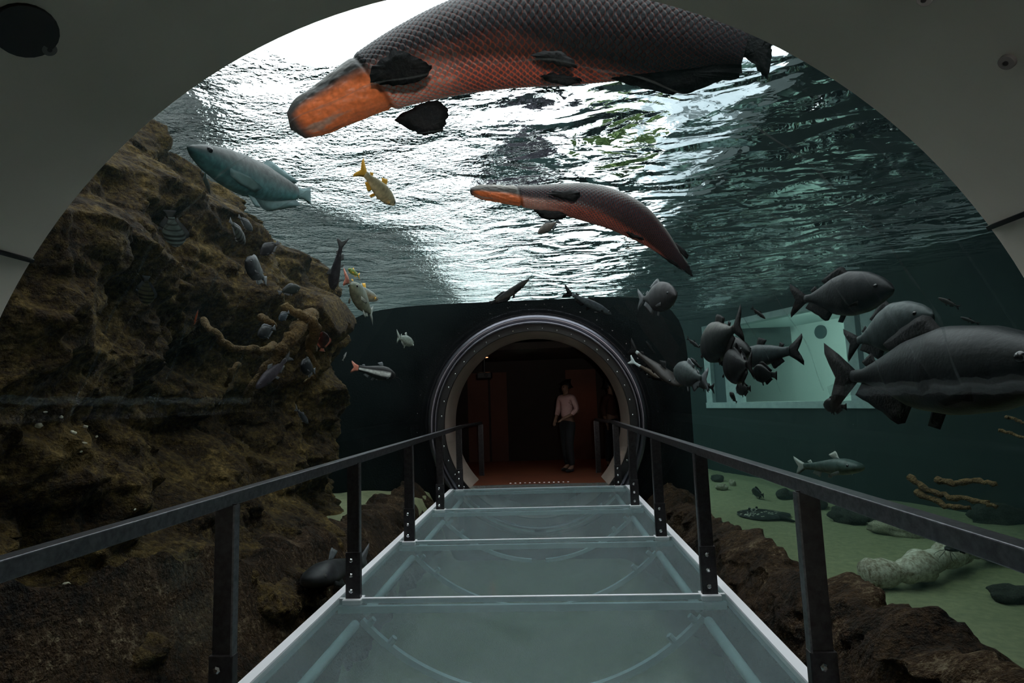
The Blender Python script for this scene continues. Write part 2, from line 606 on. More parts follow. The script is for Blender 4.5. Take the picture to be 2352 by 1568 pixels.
for px, py, rr, m1 in ((110, 110, 0.019, 'cap'), (58, 70, 0.075, 'gasket'), (2316, 140, 0.019, 'cap'), (2127, -6, 0.019, 'cap')):
    q = lining_point(px, py)
    nrm = Vector((-q.x, 0, TZ - q.z)).normalized()
    o = MB().tube([q - nrm * 0.01, q + nrm * 0.008], [rr, rr * 0.92], 24).build('cover_disc' if rr > 0.05 else 'bolt_cap', M[m1], lin, bevel=0.001)
    if rr < 0.05:
        MB().tube([q + nrm * 0.006, q + nrm * 0.0095], rr * 0.3, 12).build('bolt_socket', M['gasket'], o)

# ------------------------------------------------------------------ acrylic tube, one pane per bay with bonded seams
SEAMS = [YN, 2.05, 2.5, 3.05, 3.6, 4.6, 5.9, 7.3, YF]
tube = empty('acrylic_tube', (0, YN, TZ), 'clear acrylic tube arching over the glass walkway', 'tunnel')
tube['kind'] = 'structure'


def tube_mesh(y0, y1, r, a0, a1, n=128):
    v, f = [], []
    for i in range(n + 1):
        an = a0 + (a1 - a0) * i / n
        for y in (y0, y1):
            v.append((r * math.cos(an), y, TZ + r * math.sin(an)))
    for i in range(n):
        f.append((2 * i, 2 * i + 1, 2 * i + 3, 2 * i + 2))
    return mesh(v, f)


link('pane', tube_mesh(YN - 0.05, YF + 0.05, TR - 0.006, 0, 2 * PI, 192), M['acrylic'], tube)
rng = np.random.RandomState(4)
for y in SEAMS[1:5]:
    # the bonded seam wavers a little
    v, f = [], []
    n = 90
    for i in range(n + 1):
        an = math.radians(12 + 156 * i / n)
        w = 0.006 + 0.004 * math.sin(i * 1.7) * math.sin(i * 0.31)
        yy = y + 0.012 * math.sin(i * 0.9) + 0.01 * math.sin(i * 0.37 + y)
        for k in (-1, 1):
            v.append(((TR - 0.009) * math.cos(an), yy + k * w, TZ + (TR - 0.009) * math.sin(an)))
    for i in range(n):
        f.append((2 * i, 2 * i + 1, 2 * i + 3, 2 * i + 2))
    link('seam', mesh(v, f), M['seam'], tube)
for an, y0, y1, w in ((math.radians(94.5), YN, 5.4, 0.0016), (math.radians(166), YN, 3.3, 0.009), (math.radians(12), YN, 3.0, 0.016)):
    v, f = [], []
    n = 60
    for i in range(n + 1):
        y = y0 + (y1 - y0) * i / n
        a2 = an + 0.003 * math.sin(i * 0.8) + 0.002 * math.sin(i * 2.1)
        for k in (-1, 1):
            v.append(((TR - 0.009) * math.cos(a2 + k * w), y, TZ + (TR - 0.009) * math.sin(a2 + k * w)))
    for i in range(n):
        f.append((2 * i, 2 * i + 1, 2 * i + 3, 2 * i + 2))
    link('seam', mesh(v, f), M['seam'], tube)

# ------------------------------------------------------------------ far flange ring
ring = empty('flange_ring', (0, YF, TZ), 'dark metal flange ring with bright bolts framing the end room', 'ring')
MB().ringsolid([(1.60, YF - 0.06), (1.68, YF - 0.10), (1.72, YF - 0.02), (1.72, YF + 0.1), (1.60, YF + 0.1)], n=128).build('outer_rim', M['ringmetal'], ring, smooth=True)
MB().ringsolid([(1.565, YF - 0.09), (1.60, YF - 0.11), (1.605, YF - 0.05), (1.565, YF - 0.03)], n=128).build('inner_rim', M['ringmetal'], ring, smooth=True)
MB().ringsolid([(1.46, YF - 0.03), (1.60, YF - 0.03), (1.60, YF + 0.1), (1.46, YF + 0.1)], n=128).build('gasket', M['gasket'], ring)
bolt_me = None
for i in range(40):
    an = 2 * PI * (i + 0.35) / 40
    if -0.85 * PI + 2 * PI < an < 2 * PI - 0.15 * PI and math.sin(an) < -0.65:
        continue
    c = Vector((1.50 * math.cos(an), YF - 0.03, TZ + 1.50 * math.sin(an)))
    if bolt_me is None:
        o = MB().tube([(0, 0.01, 0), (0, -0.012, 0), (0, -0.016, 0)], [0.014, 0.014, 0.007], 8).build('bolt', M['chrome'], ring, local=True)
        bolt_me = o.data
    else:
        o = link('bolt', bolt_me, None, ring, local=True)
    o.location = c - Vector((0, YF, TZ))
lb = MB().ringsolid([(1.46, YF + 0.05), (1.52, YF + 0.05), (1.52, 9.75), (1.44, 9.75)], n=128).build('doorway_lining', M['beige'], smooth=False)
tag(lb, 'beige round doorway lining behind the flange ring', 'doorway', kind='structure')

# ------------------------------------------------------------------ end block and the dim room behind the ring
# square block with a round hole: a plate built from the hole out to a rectangle
n = 96
v, f = [], []
X0, X1, Z0, Z1 = -3.4, 2.42, -1.9, 2.95
for yy in (YF + 0.05, 14.5):
    for i in range(n):
        an = 2 * PI * i / n
        c, s = math.cos(an), math.sin(an)
        v.append((1.53 * c, yy, TZ + 1.53 * s))
    for i in range(n):
        an = 2 * PI * i / n
        c, s = math.cos(an), math.sin(an)
        k = (abs(c / (X1 if c > 0 else X0)) ** 6 + abs(s / ((Z1 if s > 0 else Z0) - TZ)) ** 6) ** (-1 / 6)
        v.append((k * c, yy, TZ + k * s))
for i in range(n):
    j = (i + 1) % n
    f += [(i, j, n + j, n + i), (n + i, n + j, 3 * n + j, 3 * n + i)]
f.append(tuple(3 * n + i for i in range(n)))
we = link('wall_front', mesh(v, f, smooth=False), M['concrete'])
we['kind'] = 'structure'
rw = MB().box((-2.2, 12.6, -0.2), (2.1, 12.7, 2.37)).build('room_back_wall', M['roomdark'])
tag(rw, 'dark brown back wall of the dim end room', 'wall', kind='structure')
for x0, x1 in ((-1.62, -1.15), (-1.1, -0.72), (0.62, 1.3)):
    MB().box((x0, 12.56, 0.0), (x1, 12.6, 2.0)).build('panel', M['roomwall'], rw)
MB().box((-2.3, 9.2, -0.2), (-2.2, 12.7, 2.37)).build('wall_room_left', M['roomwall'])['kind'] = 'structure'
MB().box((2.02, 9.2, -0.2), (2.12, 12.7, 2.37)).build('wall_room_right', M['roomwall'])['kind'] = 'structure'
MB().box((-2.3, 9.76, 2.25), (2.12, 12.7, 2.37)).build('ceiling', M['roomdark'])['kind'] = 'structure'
rf = MB().box((-2.2, 9.08, -0.12), (2.05, 12.6, 0.0)).build('room_floor', M['redfloor'])
rf['kind'] = 'structure'
stud = None
st_grp = empty('tactile_strip', (0.05, 9.2, 0), 'row of pale warning studs at the end of the walkway', 'tactile strip')
for i in range(13):
    x = at_z(1176 + i * 10.6, 1102 - i * 0.25, 0.0).x
    if stud is None:
        stud_o = MB().tube([(0, 0, -0.004), (0, 0, 0.004), (0, 0, 0.007)], [0.018, 0.016, 0.008], 12).build('stud', M['white'], st_grp, local=True)
        stud = stud_o.data
    else:
        stud_o = link('stud', stud, None, st_grp, local=True)
    stud_o.location = (x - 0.05, 0.0, 0.002)

# ceiling lamp and hanging projector in the end room
p = at_z(1115, 818, 2.25)
cl = empty('ceiling_lamp', (p.x, p.y, 2.25), 'small glowing orange downlight in the end room ceiling', 'lamp')
MB().tube([(0, 0, 0.01), (0, 0, -0.02)], 0.075, 20).build('trim_ring', M['roomdark'], cl, local=True)
MB().tube([(0, 0, -0.019), (0, 0, -0.028)], 0.05, 20).build('bulb', mat('lamp_glow', (1, 0.5, 0.3), emit=((1.0, 0.28, 0.12), 9.0)), cl, local=True)
l = lamp('downlight', 'SPOT', (p.x, p.y, 2.2), 3, (1.0, 0.45, 0.28), (p.x, p.y, 0), spot_size=2.4, spot_blend=1, shadow_soft_size=0.05)
room_fill = lamp('downlight', 'SPOT', (1.05, 11.6, 2.2), 4, (1.0, 0.35, 0.15), (1.05, 12.3, 0.6), spot_size=1.5, spot_blend=1, shadow_soft_size=0.05)  # second spot without a fixture, added to brighten the end room
q = at_y(1113, 855, p.y - 0.3)
pj = empty('projector', (q.x, q.y, 2.25), 'black projector hanging from the end room ceiling below the downlight', 'projector')
MB().tube([(0, 0, 0.01), (0, 0, q.z - 2.25)], 0.02, 10).build('stem', M['gasket'], pj, local=True)
MB().box((-0.14, -0.1, q.z - 2.37), (0.14, 0.12, q.z - 2.25)).build('housing', M['gasket'], pj, local=True, bevel=0.015)
MB().tube([(0.04, -0.09, q.z - 2.31), (0.04, -0.13, q.z - 2.31)], 0.04, 14).build('lens', M['eye'], pj, local=True)

# ------------------------------------------------------------------ walkway
HW, PW, RH = 1.374, 1.2207, 0.951
floor = empty('floor', (0, 4, 0))
floor['kind'] = 'structure'
FJ = [-1.2] + JOINTS[1:] + [9.06]
for a, b in zip(FJ[:-1], FJ[1:]):
    MB().box((-HW + 0.05, a + 0.012, -0.025), (HW - 0.05, b - 0.012, 0.0)).build('glass_panel', M['glassfloor'], floor)
for y in FJ[1:-1]:
    MB().box((-HW + 0.04, y - 0.011, -0.03), (HW - 0.04, y + 0.011, 0.004)).build('joint_strip', M['white'], floor)
    MB().box((-HW + 0.06, y - 0.055, -0.08), (HW - 0.06, y - 0.025, -0.035)).build('cross_beam', M['hoop'], floor)
    for s in (-1, 1):
        MB().box((s * PW - 0.065, y - 0.05, -0.03), (s * PW + 0.065, y + 0.05, 0.006)).build('foot_plate', M['white'], floor, bevel=0.002)
for s in (-1, 1):
    MB().box((s * (HW - 0.025) - 0.03, -1.2, -0.06), (s * (HW - 0.025) + 0.03, 9.06, 0.012)).build('edge_strip', M['white'], floor)
    for a, b in zip(FJ[:-1], FJ[1:]):
        o = MB().tube([(s * 1.17, a + 0.12, -0.13), (s * 1.17, b - 0.12, -0.13)], 0.032, 12).build('beam', M['hoop'], floor, smooth=True)
for y in FJ[1:-1]:
    for a0, a1 in ((math.radians(224), math.radians(267)), (math.radians(273), math.radians(316))):
        MB().ringsolid([(1.60, y - 0.02), (1.64, y - 0.02), (1.64, y + 0.02), (1.60, y + 0.02)], a0, a1, 40).build('support_hoop', M['hoop'], floor)
    for s in (-1, 1):
        for an in (226, 233):
            aa = math.radians(an if s < 0 else 540 - an)
            c = Vector((1.58 * math.cos(aa), y, TZ + 1.58 * math.sin(aa)))
            d = Vector((-math.cos(aa), 0, -math.sin(aa)))
            MB().tube([c - d * 0.02, c + d * 0.03], [0.025, 0.02], 10).build('hoop_bolt', M['hoop'], floor)

# ------------------------------------------------------------------ handrails
for s, side in ((-1, 'mossy rock wall'), (1, 'lit window and sand bed')):
    hr = empty('handrail', (s * PW, 3.9, 0), 'dark steel walkway handrail on the side of the ' + side, 'handrail', 'walkway handrails')
    MB().box((s * PW - 0.03, -1.0, RH - 0.028), (s * PW + 0.03, 9.0, RH + 0.028)).build('top_rail', M['rail'], hr, bevel=0.004)
    pts = [Vector((s * PW, 9.0, RH)), Vector((s * (PW - 0.02), 9.3, RH)), Vector((s * (PW - 0.10), 9.8, RH)), Vector((s * (PW - 0.16), 10.3, RH + 0.0))]
    MB().tube(pts, 0.03, 8).build('rail_end', M['rail'], hr)
    for y in JOINTS[1:] + [10.25]:
        room = y > 9
        xx = PW - (0.155 if room else 0)
        z0 = 0.0 if room else 0.31
        po = MB().box((s * xx - 0.045, y - 0.006, z0 - 0.02), (s * xx + 0.045, y + 0.006, RH - 0.02)).build('post', M['steel'], hr)
        # inner post edge, its lit look put in as paler rail steel
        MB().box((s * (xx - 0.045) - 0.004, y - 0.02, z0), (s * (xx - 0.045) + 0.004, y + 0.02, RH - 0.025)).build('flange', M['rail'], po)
        if room:
            continue
        MB().box((s * xx - 0.052, y - 0.02, -0.005), (s * xx + 0.052, y + 0.022, 0.315)).build('base_bracket', M['steel'], po, bevel=0.003)
        for z in (0.06, 0.165, 0.265):
            MB().tube([(s * xx - 0.008, y - 0.018, z), (s * xx - 0.008, y - 0.034, z), (s * xx - 0.008, y - 0.040, z)], [0.016, 0.016, 0.008], 6).build('bolt', M['chrome'], po)

#SECTION tank
# ------------------------------------------------------------------ water body (closed, with the tunnel cut out of it)
nx, ny = 300, 340
WX0, WX1, WY0, WY1 = -7.0, 15.6, -3.0, 23.6
xs, ys = np.linspace(WX0, WX1, nx), np.linspace(WY0, WY1, ny)
gx, gy = np.meshgrid(xs, ys, indexing='ij')
gz = HS + 0.05 * fbm(gx * 0.9, gy * 1.1, 0.3, 3, 11) + 0.012 * np.sin(gx * 3 + gy * 5.2 + 2 * fbm(gx, gy, 3, 2, 5))
edge = np.minimum(np.minimum(gx - WX0, WX1 - gx), np.minimum(gy - WY0, WY1 - gy))
gz = HS + (gz - HS) * sstep(0, 0.3, edge)
V = np.stack([gx, gy, gz], -1).reshape(-1, 3).tolist()
Fs = [tuple(q) for q in grid_faces(nx, ny)]
me_top = len(V)
loop = [i * ny for i in range(nx)] + [(nx - 1) * ny + j for j in range(1, ny)] + [i * ny + ny - 1 for i in range(nx - 2, -1, -1)] + [j for j in range(ny - 2, 0, -1)]
base = len(V)
for i in loop:
    V.append((V[i][0], V[i][1], -1.95))
L = len(loop)
# side walls; front (y min) and back (y max) also carry the tunnel opening, closed off inside solid walls
for a in range(L):
    b = (a + 1) % L
    Fs.append((loop[b], loop[a], base + a, base + b))
Fs.append(tuple(base + a for a in range(L))[::-1])
NH = 192
h0 = len(V)
for yy, mode in ((WY0 + 0.001, 'c'), (9.25, 'c'), (9.25, 'r'), (14.3, 'r')):
    for i in range(NH):
        an = 2 * PI * i / NH
        c, s_ = math.cos(an), math.sin(an)
        if mode == 'c':
            V.append((TR * c, yy, TZ + TR * s_))
        else:
            k = min([(2.16 if c > 0 else -2.9) / c if abs(c) > 1e-6 else 1e9, ((2.5 if s_ > 0 else -0.9) - TZ) / s_ if abs(s_) > 1e-6 else 1e9])
            V.append((k * c, yy, TZ + k * s_))
for r in range(3):
    for i in range(NH):
        j = (i + 1) % NH
        Fs.append((h0 + r * NH + i, h0 + (r + 1) * NH + i, h0 + (r + 1) * NH + j, h0 + r * NH + j))
Fs.append(tuple(h0 + i for i in range(NH)))
Fs.append(tuple(h0 + 3 * NH + i for i in range(NH))[::-1])
wme = mesh(V, Fs)
bm = bmesh.new()
bm.from_mesh(wme)
bmesh.ops.recalc_face_normals(bm, faces=bm.faces)
bm.verts.ensure_lookup_table()
hole = [q for q in bm.faces if q.verts[0].index >= h0]
bm.faces.ensure_lookup_table()
up_ok = max((q for q in bm.faces if q.verts[0].index < h0), key=lambda q: q.calc_center_median().z).normal.z > 0
if not up_ok:
    bmesh.ops.reverse_faces(bm, faces=[q for q in bm.faces if q.verts[0].index < h0])
# the tunnel is cut out of the water: its faces look towards the tunnel axis
q = next(q for q in hole if len(q.verts) == 4 and abs(q.normal.y) < 0.1 and q.calc_center_median().y < 9)
cm = q.calc_center_median()
if q.normal.x * cm.x + q.normal.z * (cm.z - TZ) > 0:
    bmesh.ops.reverse_faces(bm, faces=hole)
bm.to_mesh(wme)
bm.free()
wme.polygons.foreach_set('use_smooth', [True] * len(wme.polygons))
wo = link('water', wme, M['water'])
tag(wo, 'clear teal tank water with a rippled surface around the tunnel', 'water', kind='stuff')

# ------------------------------------------------------------------ tank shell
KR = 2.1                                                       # the right wall stands this much farther off than the near bank
ws = (Vector((CX + 4.06 * KR, 7.0 * KR, 0)), Vector((CX + 2.87 * KR, 10.1 * KR, 0)))          # line of the right wall
wd = (ws[1] - ws[0]).normalized()
wnm = Vector((wd.y, -wd.x, 0))                                   # outward


def wp(s, z, off=0.0):
    q = ws[0] + wd * s + wnm * off
    return (q.x, q.y, z)


def wbox(mb, s0, s1, z0, z1, o0, o1):
    return mb.hexa([wp(s0, z0, o0), wp(s1, z0, o0), wp(s1, z0, o1), wp(s0, z0, o1), wp(s0, z1, o0), wp(s1, z1, o0), wp(s1, z1, o1), wp(s0, z1, o1)])


S0, S1, ZB, ZT = -0.06 * KR, 3.32 * KR, CZ - 0.23 * KR, CZ + 1.23 * KR
wr = MB()
for a in ((-20, S0, -1.9, HS + 0.3), (S1, 19.2, -1.9, 5.2), (S0, S1, -1.9, ZB), (S0, S1, ZT, HS + 0.3)):
    wbox(wr, *a, 0, 0.35)
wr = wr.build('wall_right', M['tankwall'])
wr['kind'] = 'structure'
win = empty('window_1', wp(1.6, ZB), None)
win['kind'] = 'structure'
wbox(MB(), S0, S0 + 0.46, ZB, ZT, -0.06, 0.34).build('window_frame', M['frame'], win)
wbox(MB(), S1 - 0.34, S1, ZB, ZT, -0.06, 0.34).build('window_frame', M['frame'], win)
wbox(MB(), S0, S1, ZB, ZB + 0.2, -0.1, 0.34).build('window_sill', M['frame'], win)
wbox(MB(), S0, S1, ZT - 0.2, ZT, -0.06, 0.34).build('window_frame', M['frame'], win)
wbox(MB(), S0 + 0.46, S0 + 0.76, ZB + 0.16, ZT - 0.16, 0.1, 0.3).build('window_seal', M['darkframe'], win)
wbox(MB(), S1 - 0.92, S1 - 0.34, ZB + 0.16, ZT - 0.16, 0.1, 0.3).build('window_seal', M['darkframe'], win)
wbox(MB(), S0 + 0.76, S0 + 1.1, ZB + 0.16, ZT - 0.16, 0.1, 0.34).build('window_frame', M['frame'], win)
wbox(MB(), S1 - 1.64, S1 - 0.92, ZB + 0.16, ZT - 0.16, 0.1, 0.34).build('window_frame', M['frame'], win)
wbox(MB(), S0 + 1.08, S1 - 1.6, ZB + 0.16, ZT - 0.16, 0.2, 0.24).build('window_pane', M['pane'], win)
gal = MB()
wbox(gal, -2.5, 19.0, -0.4, 4.08, 5.0, 5.2)
wbox(gal, -2.7, -2.5, -0.4, 4.08, 0.35, 5.2)
wbox(gal, 19.0, 19.2, -0.4, 4.08, 0.35, 5.2)
wbox(gal, -2.7, 19.2, -0.6, -0.4, 0.35, 5.2)
wbox(gal, -2.7, 19.2, 4.08, 4.12, 0.35, 5.2)
gal = gal.build('wall_gallery', M['gallery'])
gal['kind'] = 'structure'
bx = wbox(MB(), 1.5, 2.7, 0.7, 2.1, 2.4, 3.4).build('cabinet', M['darkframe'])
tag(bx, 'dark grey cabinet behind the lit viewing window', 'cabinet')
wbox(MB(), 1.5, 1.6, -0.42, 0.72, 2.4, 3.4).build('leg', M['darkframe'], bx)
wbox(MB(), 2.6, 2.7, -0.42, 0.72, 2.4, 3.4).build('leg', M['darkframe'], bx)
d = ray(1886, 762)
q0 = Vector(wp(0, 0, 4.99))
t_ = (q0 - EYE).dot(wnm) / d.dot(wnm)
q = EYE + d * t_
dsc = MB().tube([q + wnm * 0.02, q - wnm * 0.06], 0.27, 24).build('wall_disc', M['darkframe'])
tag(dsc, 'round grey disc on the pale wall behind the viewing window', 'disc')

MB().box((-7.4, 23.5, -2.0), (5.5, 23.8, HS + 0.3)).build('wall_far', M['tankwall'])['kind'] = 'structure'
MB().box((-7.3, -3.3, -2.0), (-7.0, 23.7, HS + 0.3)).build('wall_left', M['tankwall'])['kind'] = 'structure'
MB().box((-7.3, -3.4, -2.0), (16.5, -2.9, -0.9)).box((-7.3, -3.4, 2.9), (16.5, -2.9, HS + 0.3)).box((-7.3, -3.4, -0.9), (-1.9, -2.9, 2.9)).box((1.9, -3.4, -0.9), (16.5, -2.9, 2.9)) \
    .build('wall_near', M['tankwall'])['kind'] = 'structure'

# sand bed
SZ = -1.45                                                      # level of the wide sand bed
nx, ny = 300, 300
xs, ys = np.linspace(-7, 15.5, nx), np.linspace(-2.9, 23.5, ny)
gx, gy = np.meshgrid(xs, ys, indexing='ij')
dip = sstep(-1.30, -1.78, gx)
gz = -1.1 + 1.1 * dip + (SZ + 1.1) * sstep(1.2, 1.9, gx)
amt = dip + sstep(1.5, 2.4, gx)
gz = gz + amt * (0.06 * fbm(gx * 0.7, gy * 0.7, 0, 3, 3) + 0.015 * fbm(gx * 5, gy * 5, 0, 3, 9))
gz = np.where((np.abs(gx) < 3.5) & (gx < 2.3) & (gy > YF + 0.3), -1.95, gz)
so = link('sand_bed', mesh(np.stack([gx, gy, gz], -1).reshape(-1, 3), grid_faces(nx, ny)), M['sand'])
tag(so, 'pale rippled sand covering the tank bottom', 'sand', kind='structure')

# left rock wall
ny, nv = 380, 260
yy = np.linspace(-0.6, 9.4, ny)
vv = np.linspace(0, 1, nv)
Y, Vv = np.meshgrid(yy, vv, indexing='ij')
ztop = np.interp(Y, [-1, 4.0, 5.2, 6.2, 7.2, 8.2, 9.4], [4.02, 4.02, 3.75, 3.45, 2.95, 2.2, 1.4])
Z = -0.75 + (ztop + 0.75) * np.minimum(Vv / 0.85, 1.0)
X = np.interp(Z, [-0.8, 0.2, 0.9, 1.6, 2.4, 3.2, 4.2], [-1.75, -2.0, -2.35, -2.5, -2.65, -2.95, -3.4])
X = X - np.maximum(Vv - 0.85, 0) / 0.15 * 2.6 - 1.5 * sstep(6.6, 9.2, Y) - 0.5 * sstep(4.6, 6.2, Y) * sstep(1.3, 0.3, Z)
Z = Z - sstep(0.85, 1.0, Vv) * 0.25
low = fbm(Y * 0.75, Z * 0.8, 1.7, 3, 21)
rid = 1 - np.abs(fbm(Y * 1.5 + 3, Z * 1.3, 4.2, 3, 33)) * 2
hi = fbm(Y * 5, Z * 5, 2.2, 4, 41)
led = np.abs(np.mod(Z * 1.35 + 0.9 * fbm(Y * 0.7, Z * 0.5, 0.4, 3, 61), 1.0) - 0.5) * 2
D = 0.7 * low + 0.22 * (rid - 0.5) + 0.24 * (led - 0.5) + 0.17 * hi + 0.05 * fbm(Y * 14, Z * 14, 3.3, 3, 77)
# bulges that the photograph shows: a boulder low on the left, one shoulder high up, a hanging nose
for by, bz, br, ba in ((2.55, 1.95, 0.55, 0.42), (3.7, 2.55, 0.75, 0.35), (4.6, 2.9, 0.6, 0.3), (3.2, 0.9, 0.9, 0.2), (5.9, 2.3, 0.5, 0.3), (5.0, 1.5, 0.5, -0.35), (3.9, 1.6, 0.6, -0.3), (2.9, 3.1, 0.4, -0.3)):
    D = D + ba * np.exp(-((Y - by) ** 2 + (Z - bz) ** 2) / br ** 2)
X = X + np.clip(D, -0.9, 0.55)
rr = np.sqrt(X ** 2 + (Z - TZ) ** 2)
X = np.where(rr < 1.80, -np.sqrt(np.maximum(1.80 ** 2 - (Z - TZ) ** 2, 0.0)), X)
Y2 = Y + 0.12 * fbm(Y * 3, Z * 3, 8.8, 3, 55)
ro = link('rock_wall', mesh(np.stack([X, Y2, Z], -1).reshape(-1, 3), grid_faces(ny, nv)), M['rock'])
tag(ro, 'tall mossy brown rock wall beside the tunnel', 'rock')


# rock banks along the tube
def bank(name, sgn, y0, y1, crest, label, amp=0.14, seed=70, cx=None, rmin=1.76, zo=-0.18, wo=0.42):
    ny, nv = 360, 110
    yy = np.linspace(y0, y1, ny)
    vv = np.linspace(0, 1, nv)
    Y, Vv = np.meshgrid(yy, vv, indexing='ij')
    cz = np.interp(Y, *crest)
    xc = np.interp(Y, *cx) if cx else 1.95
    X = np.where(Vv < 0.6, 1.46 + (xc - 1.46) * (Vv / 0.6) ** 1.3, xc + (Vv - 0.6) / 0.4 * wo)
    Z = np.where(Vv < 0.6, -0.75 + (cz + 0.75) * np.sin(np.minimum(Vv / 0.6, 1) * PI / 2), cz - (cz - zo) * ((Vv - 0.6) / 0.4) ** 1.4)
    nz = fbm(Y * 1.6, X * 2.2, Z * 2.2, 4, seed)
    nh = fbm(Y * 5, X * 5, Z * 5, 4, seed + 9)
    nk = 1 - 2 * np.abs(fbm(Y * 2.6, X * 2.6, Z * 2.6, 3, seed + 4))
    X = X + amp * nz * 1.3 + 0.12 * nh
    Z = Z + (0.8 * amp * nz + 0.075 * nh + 0.07 * (nk - 0.6)) * sstep(0.1, 0.5, Vv)
    rr = np.sqrt(X ** 2 + (Z - TZ) ** 2)
    k = np.where(rr < rmin, rmin / rr, 1)
    X, Z = X * k, TZ + (Z - TZ) * k
    o = link(name, mesh(np.stack([sgn * X, Y, Z], -1).reshape(-1, 3), grid_faces(ny, nv)), M['bankrock'])
    return tag(o, label, 'rock', 'low rock banks along the tube')


bank('rock_bank', 1, 0.6, 8.7, ([0.5, 2.0, 3.4, 5.0, 7.0, 8.7], [0.36, 0.31, 0.24, 0.13, 0.03, -0.02]), 'low craggy brown rock bank between the walkway and the wide sand bed', zo=-1.65, wo=0.75)
bank('rock_bank', -1, 0.4, 8.7, ([0.4, 3.0, 3.9, 5.4, 7.0, 8.7], [0.75, 0.6, 0.36, 0.20, 0.12, 0.08]), 'low brown rock bank before the small green sand patch by the rock wall', seed=90, rmin=1.98)


# ------------------------------------------------------------------ stones, log, driftwood, shells
def blob(name, loc, size, material, label, cat, group=None, seed=0, rough=0.35, rot=0.0, parent=None):
    nu, nv = 22, 28
    th = np.linspace(0, PI, nu)
    ph = np.linspace(0, 2 * PI, nv, endpoint=False)
    T, Pp = np.meshgrid(th, ph, indexing='ij')
    d = np.stack([np.sin(T) * np.cos(Pp), np.sin(T) * np.sin(Pp), np.cos(T)], -1)
    k = 1 + rough * fbm(d[..., 0] * 1.4 + seed, d[..., 1] * 1.4, d[..., 2] * 1.4, 4, seed)
    P = d * k[..., None] * np.array(size)
    c, s = math.cos(rot), math.sin(rot)
    P = np.stack([P[..., 0] * c - P[..., 1] * s, P[..., 0] * s + P[..., 1] * c, P[..., 2]], -1)
    me = mesh(P.reshape(-1, 3), grid_faces(nu, nv, close_v=True, flip=True))
    o = link(name, me, material, parent, local=True)
    o.location = loc
    if label:
        tag(o, label, cat, group)
    return o


for i, (px, py, sx, sy, szz, mm, lab) in enumerate((
        (1658, 1122, 0.085, 0.07, 0.055, 'stone', 'pale rounded stone lying on the sand among dark stones'),
        (1683, 1113, 0.05, 0.05, 0.06, 'stone', 'small pale stone right behind the larger pale stone'),
        (1648, 1102, 0.10, 0.09, 0.06, 'darkstone', 'dark stone behind the pale stones on the sand'),
        (1802, 1138, 0.17, 0.10, 0.07, 'darkstone', 'dark flat stone on the sand under the handrail'),
        (1865, 1160, 0.19, 0.12, 0.10, 'darkstone', 'dark knobbly stone next to the flat stone on the sand'),
        (1945, 1195, 0.17, 0.11, 0.10, 'darkstone', 'black craggy stone beside the upright stone'),
        (2004, 1200, 0.04, 0.05, 0.10, 'darkstone', 'narrow upright dark stone on the sand'),
        (2070, 1222, 0.26, 0.12, 0.08, 'stone', 'long low rounded greenish stone on the sand'),
        (2296, 1196, 0.26, 0.16, 0.13, 'darkstone', 'big dark boulder at the foot of the tank wall'),
        (2330, 1370, 0.16, 0.12, 0.05, 'darkstone', 'flat dark stone beyond the bleached log'),
        (1940, 1178, 0.10, 0.10, 0.08, 'darkstone', 'small dark stone behind the black craggy stone'))):
    q = at_z(px, py, SZ + 0.03)
    sx, sy, szz = sx * KR, sy * KR, szz * KR
    blob('stone', (q.x, q.y, SZ + 0.03 + szz * 0.35), (sx, sy, szz), M[mm], lab, 'stone', 'stones on the sand bed', 3 + i, 0.5, 0.4 * i)

lp = [at_z(px, py, SZ + z * 1.9) for px, py, z in ((1985, 1320, 0.10), (2080, 1312, 0.12), (2150, 1285, 0.14), (2210, 1258, 0.16), (2290, 1255, 0.14), (2390, 1275, 0.11), (2480, 1300, 0.09))]
mb = MB()
dense = []
for i in range(len(lp) - 1):
    for k in range(6):
        dense.append(lp[i].lerp(lp[i + 1], k / 6))
rad = [0.18 + 0.035 * math.sin(i * 0.9) + 0.02 * math.sin(i * 2.3) for i in range(len(dense))]
mb.tube(dense, rad, 18)
lg = mb.build('log', M['log'], smooth=True)
tag(lg, 'thick bleached log lying across the sand bed', 'log')
a = lp[3]
MB().tube([a + Vector((0, -0.04, 0.06)), a + Vector((-0.04, 0.0, 0.25)), a + Vector((-0.1, 0.02, 0.33))], [0.10, 0.07, 0.04], 10).build('branch_stub', M['log'], lg, smooth=True)


def branch(name, pix, extra, r0, r1, label, material='wood', group='driftwood branches'):
    pts = [out(px, py, e) for (px, py), e in zip(pix, extra)]
    dn = []
    for i in range(len(pts) - 1):
        for k in range(5):
            dn.append(pts[i].lerp(pts[i + 1], k / 5) + Vector([random.uniform(-0.012, 0.012) for _ in range(3)]))
    dn.append(pts[-1])
    o = MB().tube(dn, [r0 + (r1 - r0) * i / (len(dn) - 1) + 0.15 * r0 * math.sin(i * 1.9) for i in range(len(dn))], 10).build(name, M[material], smooth=True)
    return tag(o, label, 'driftwood', group)


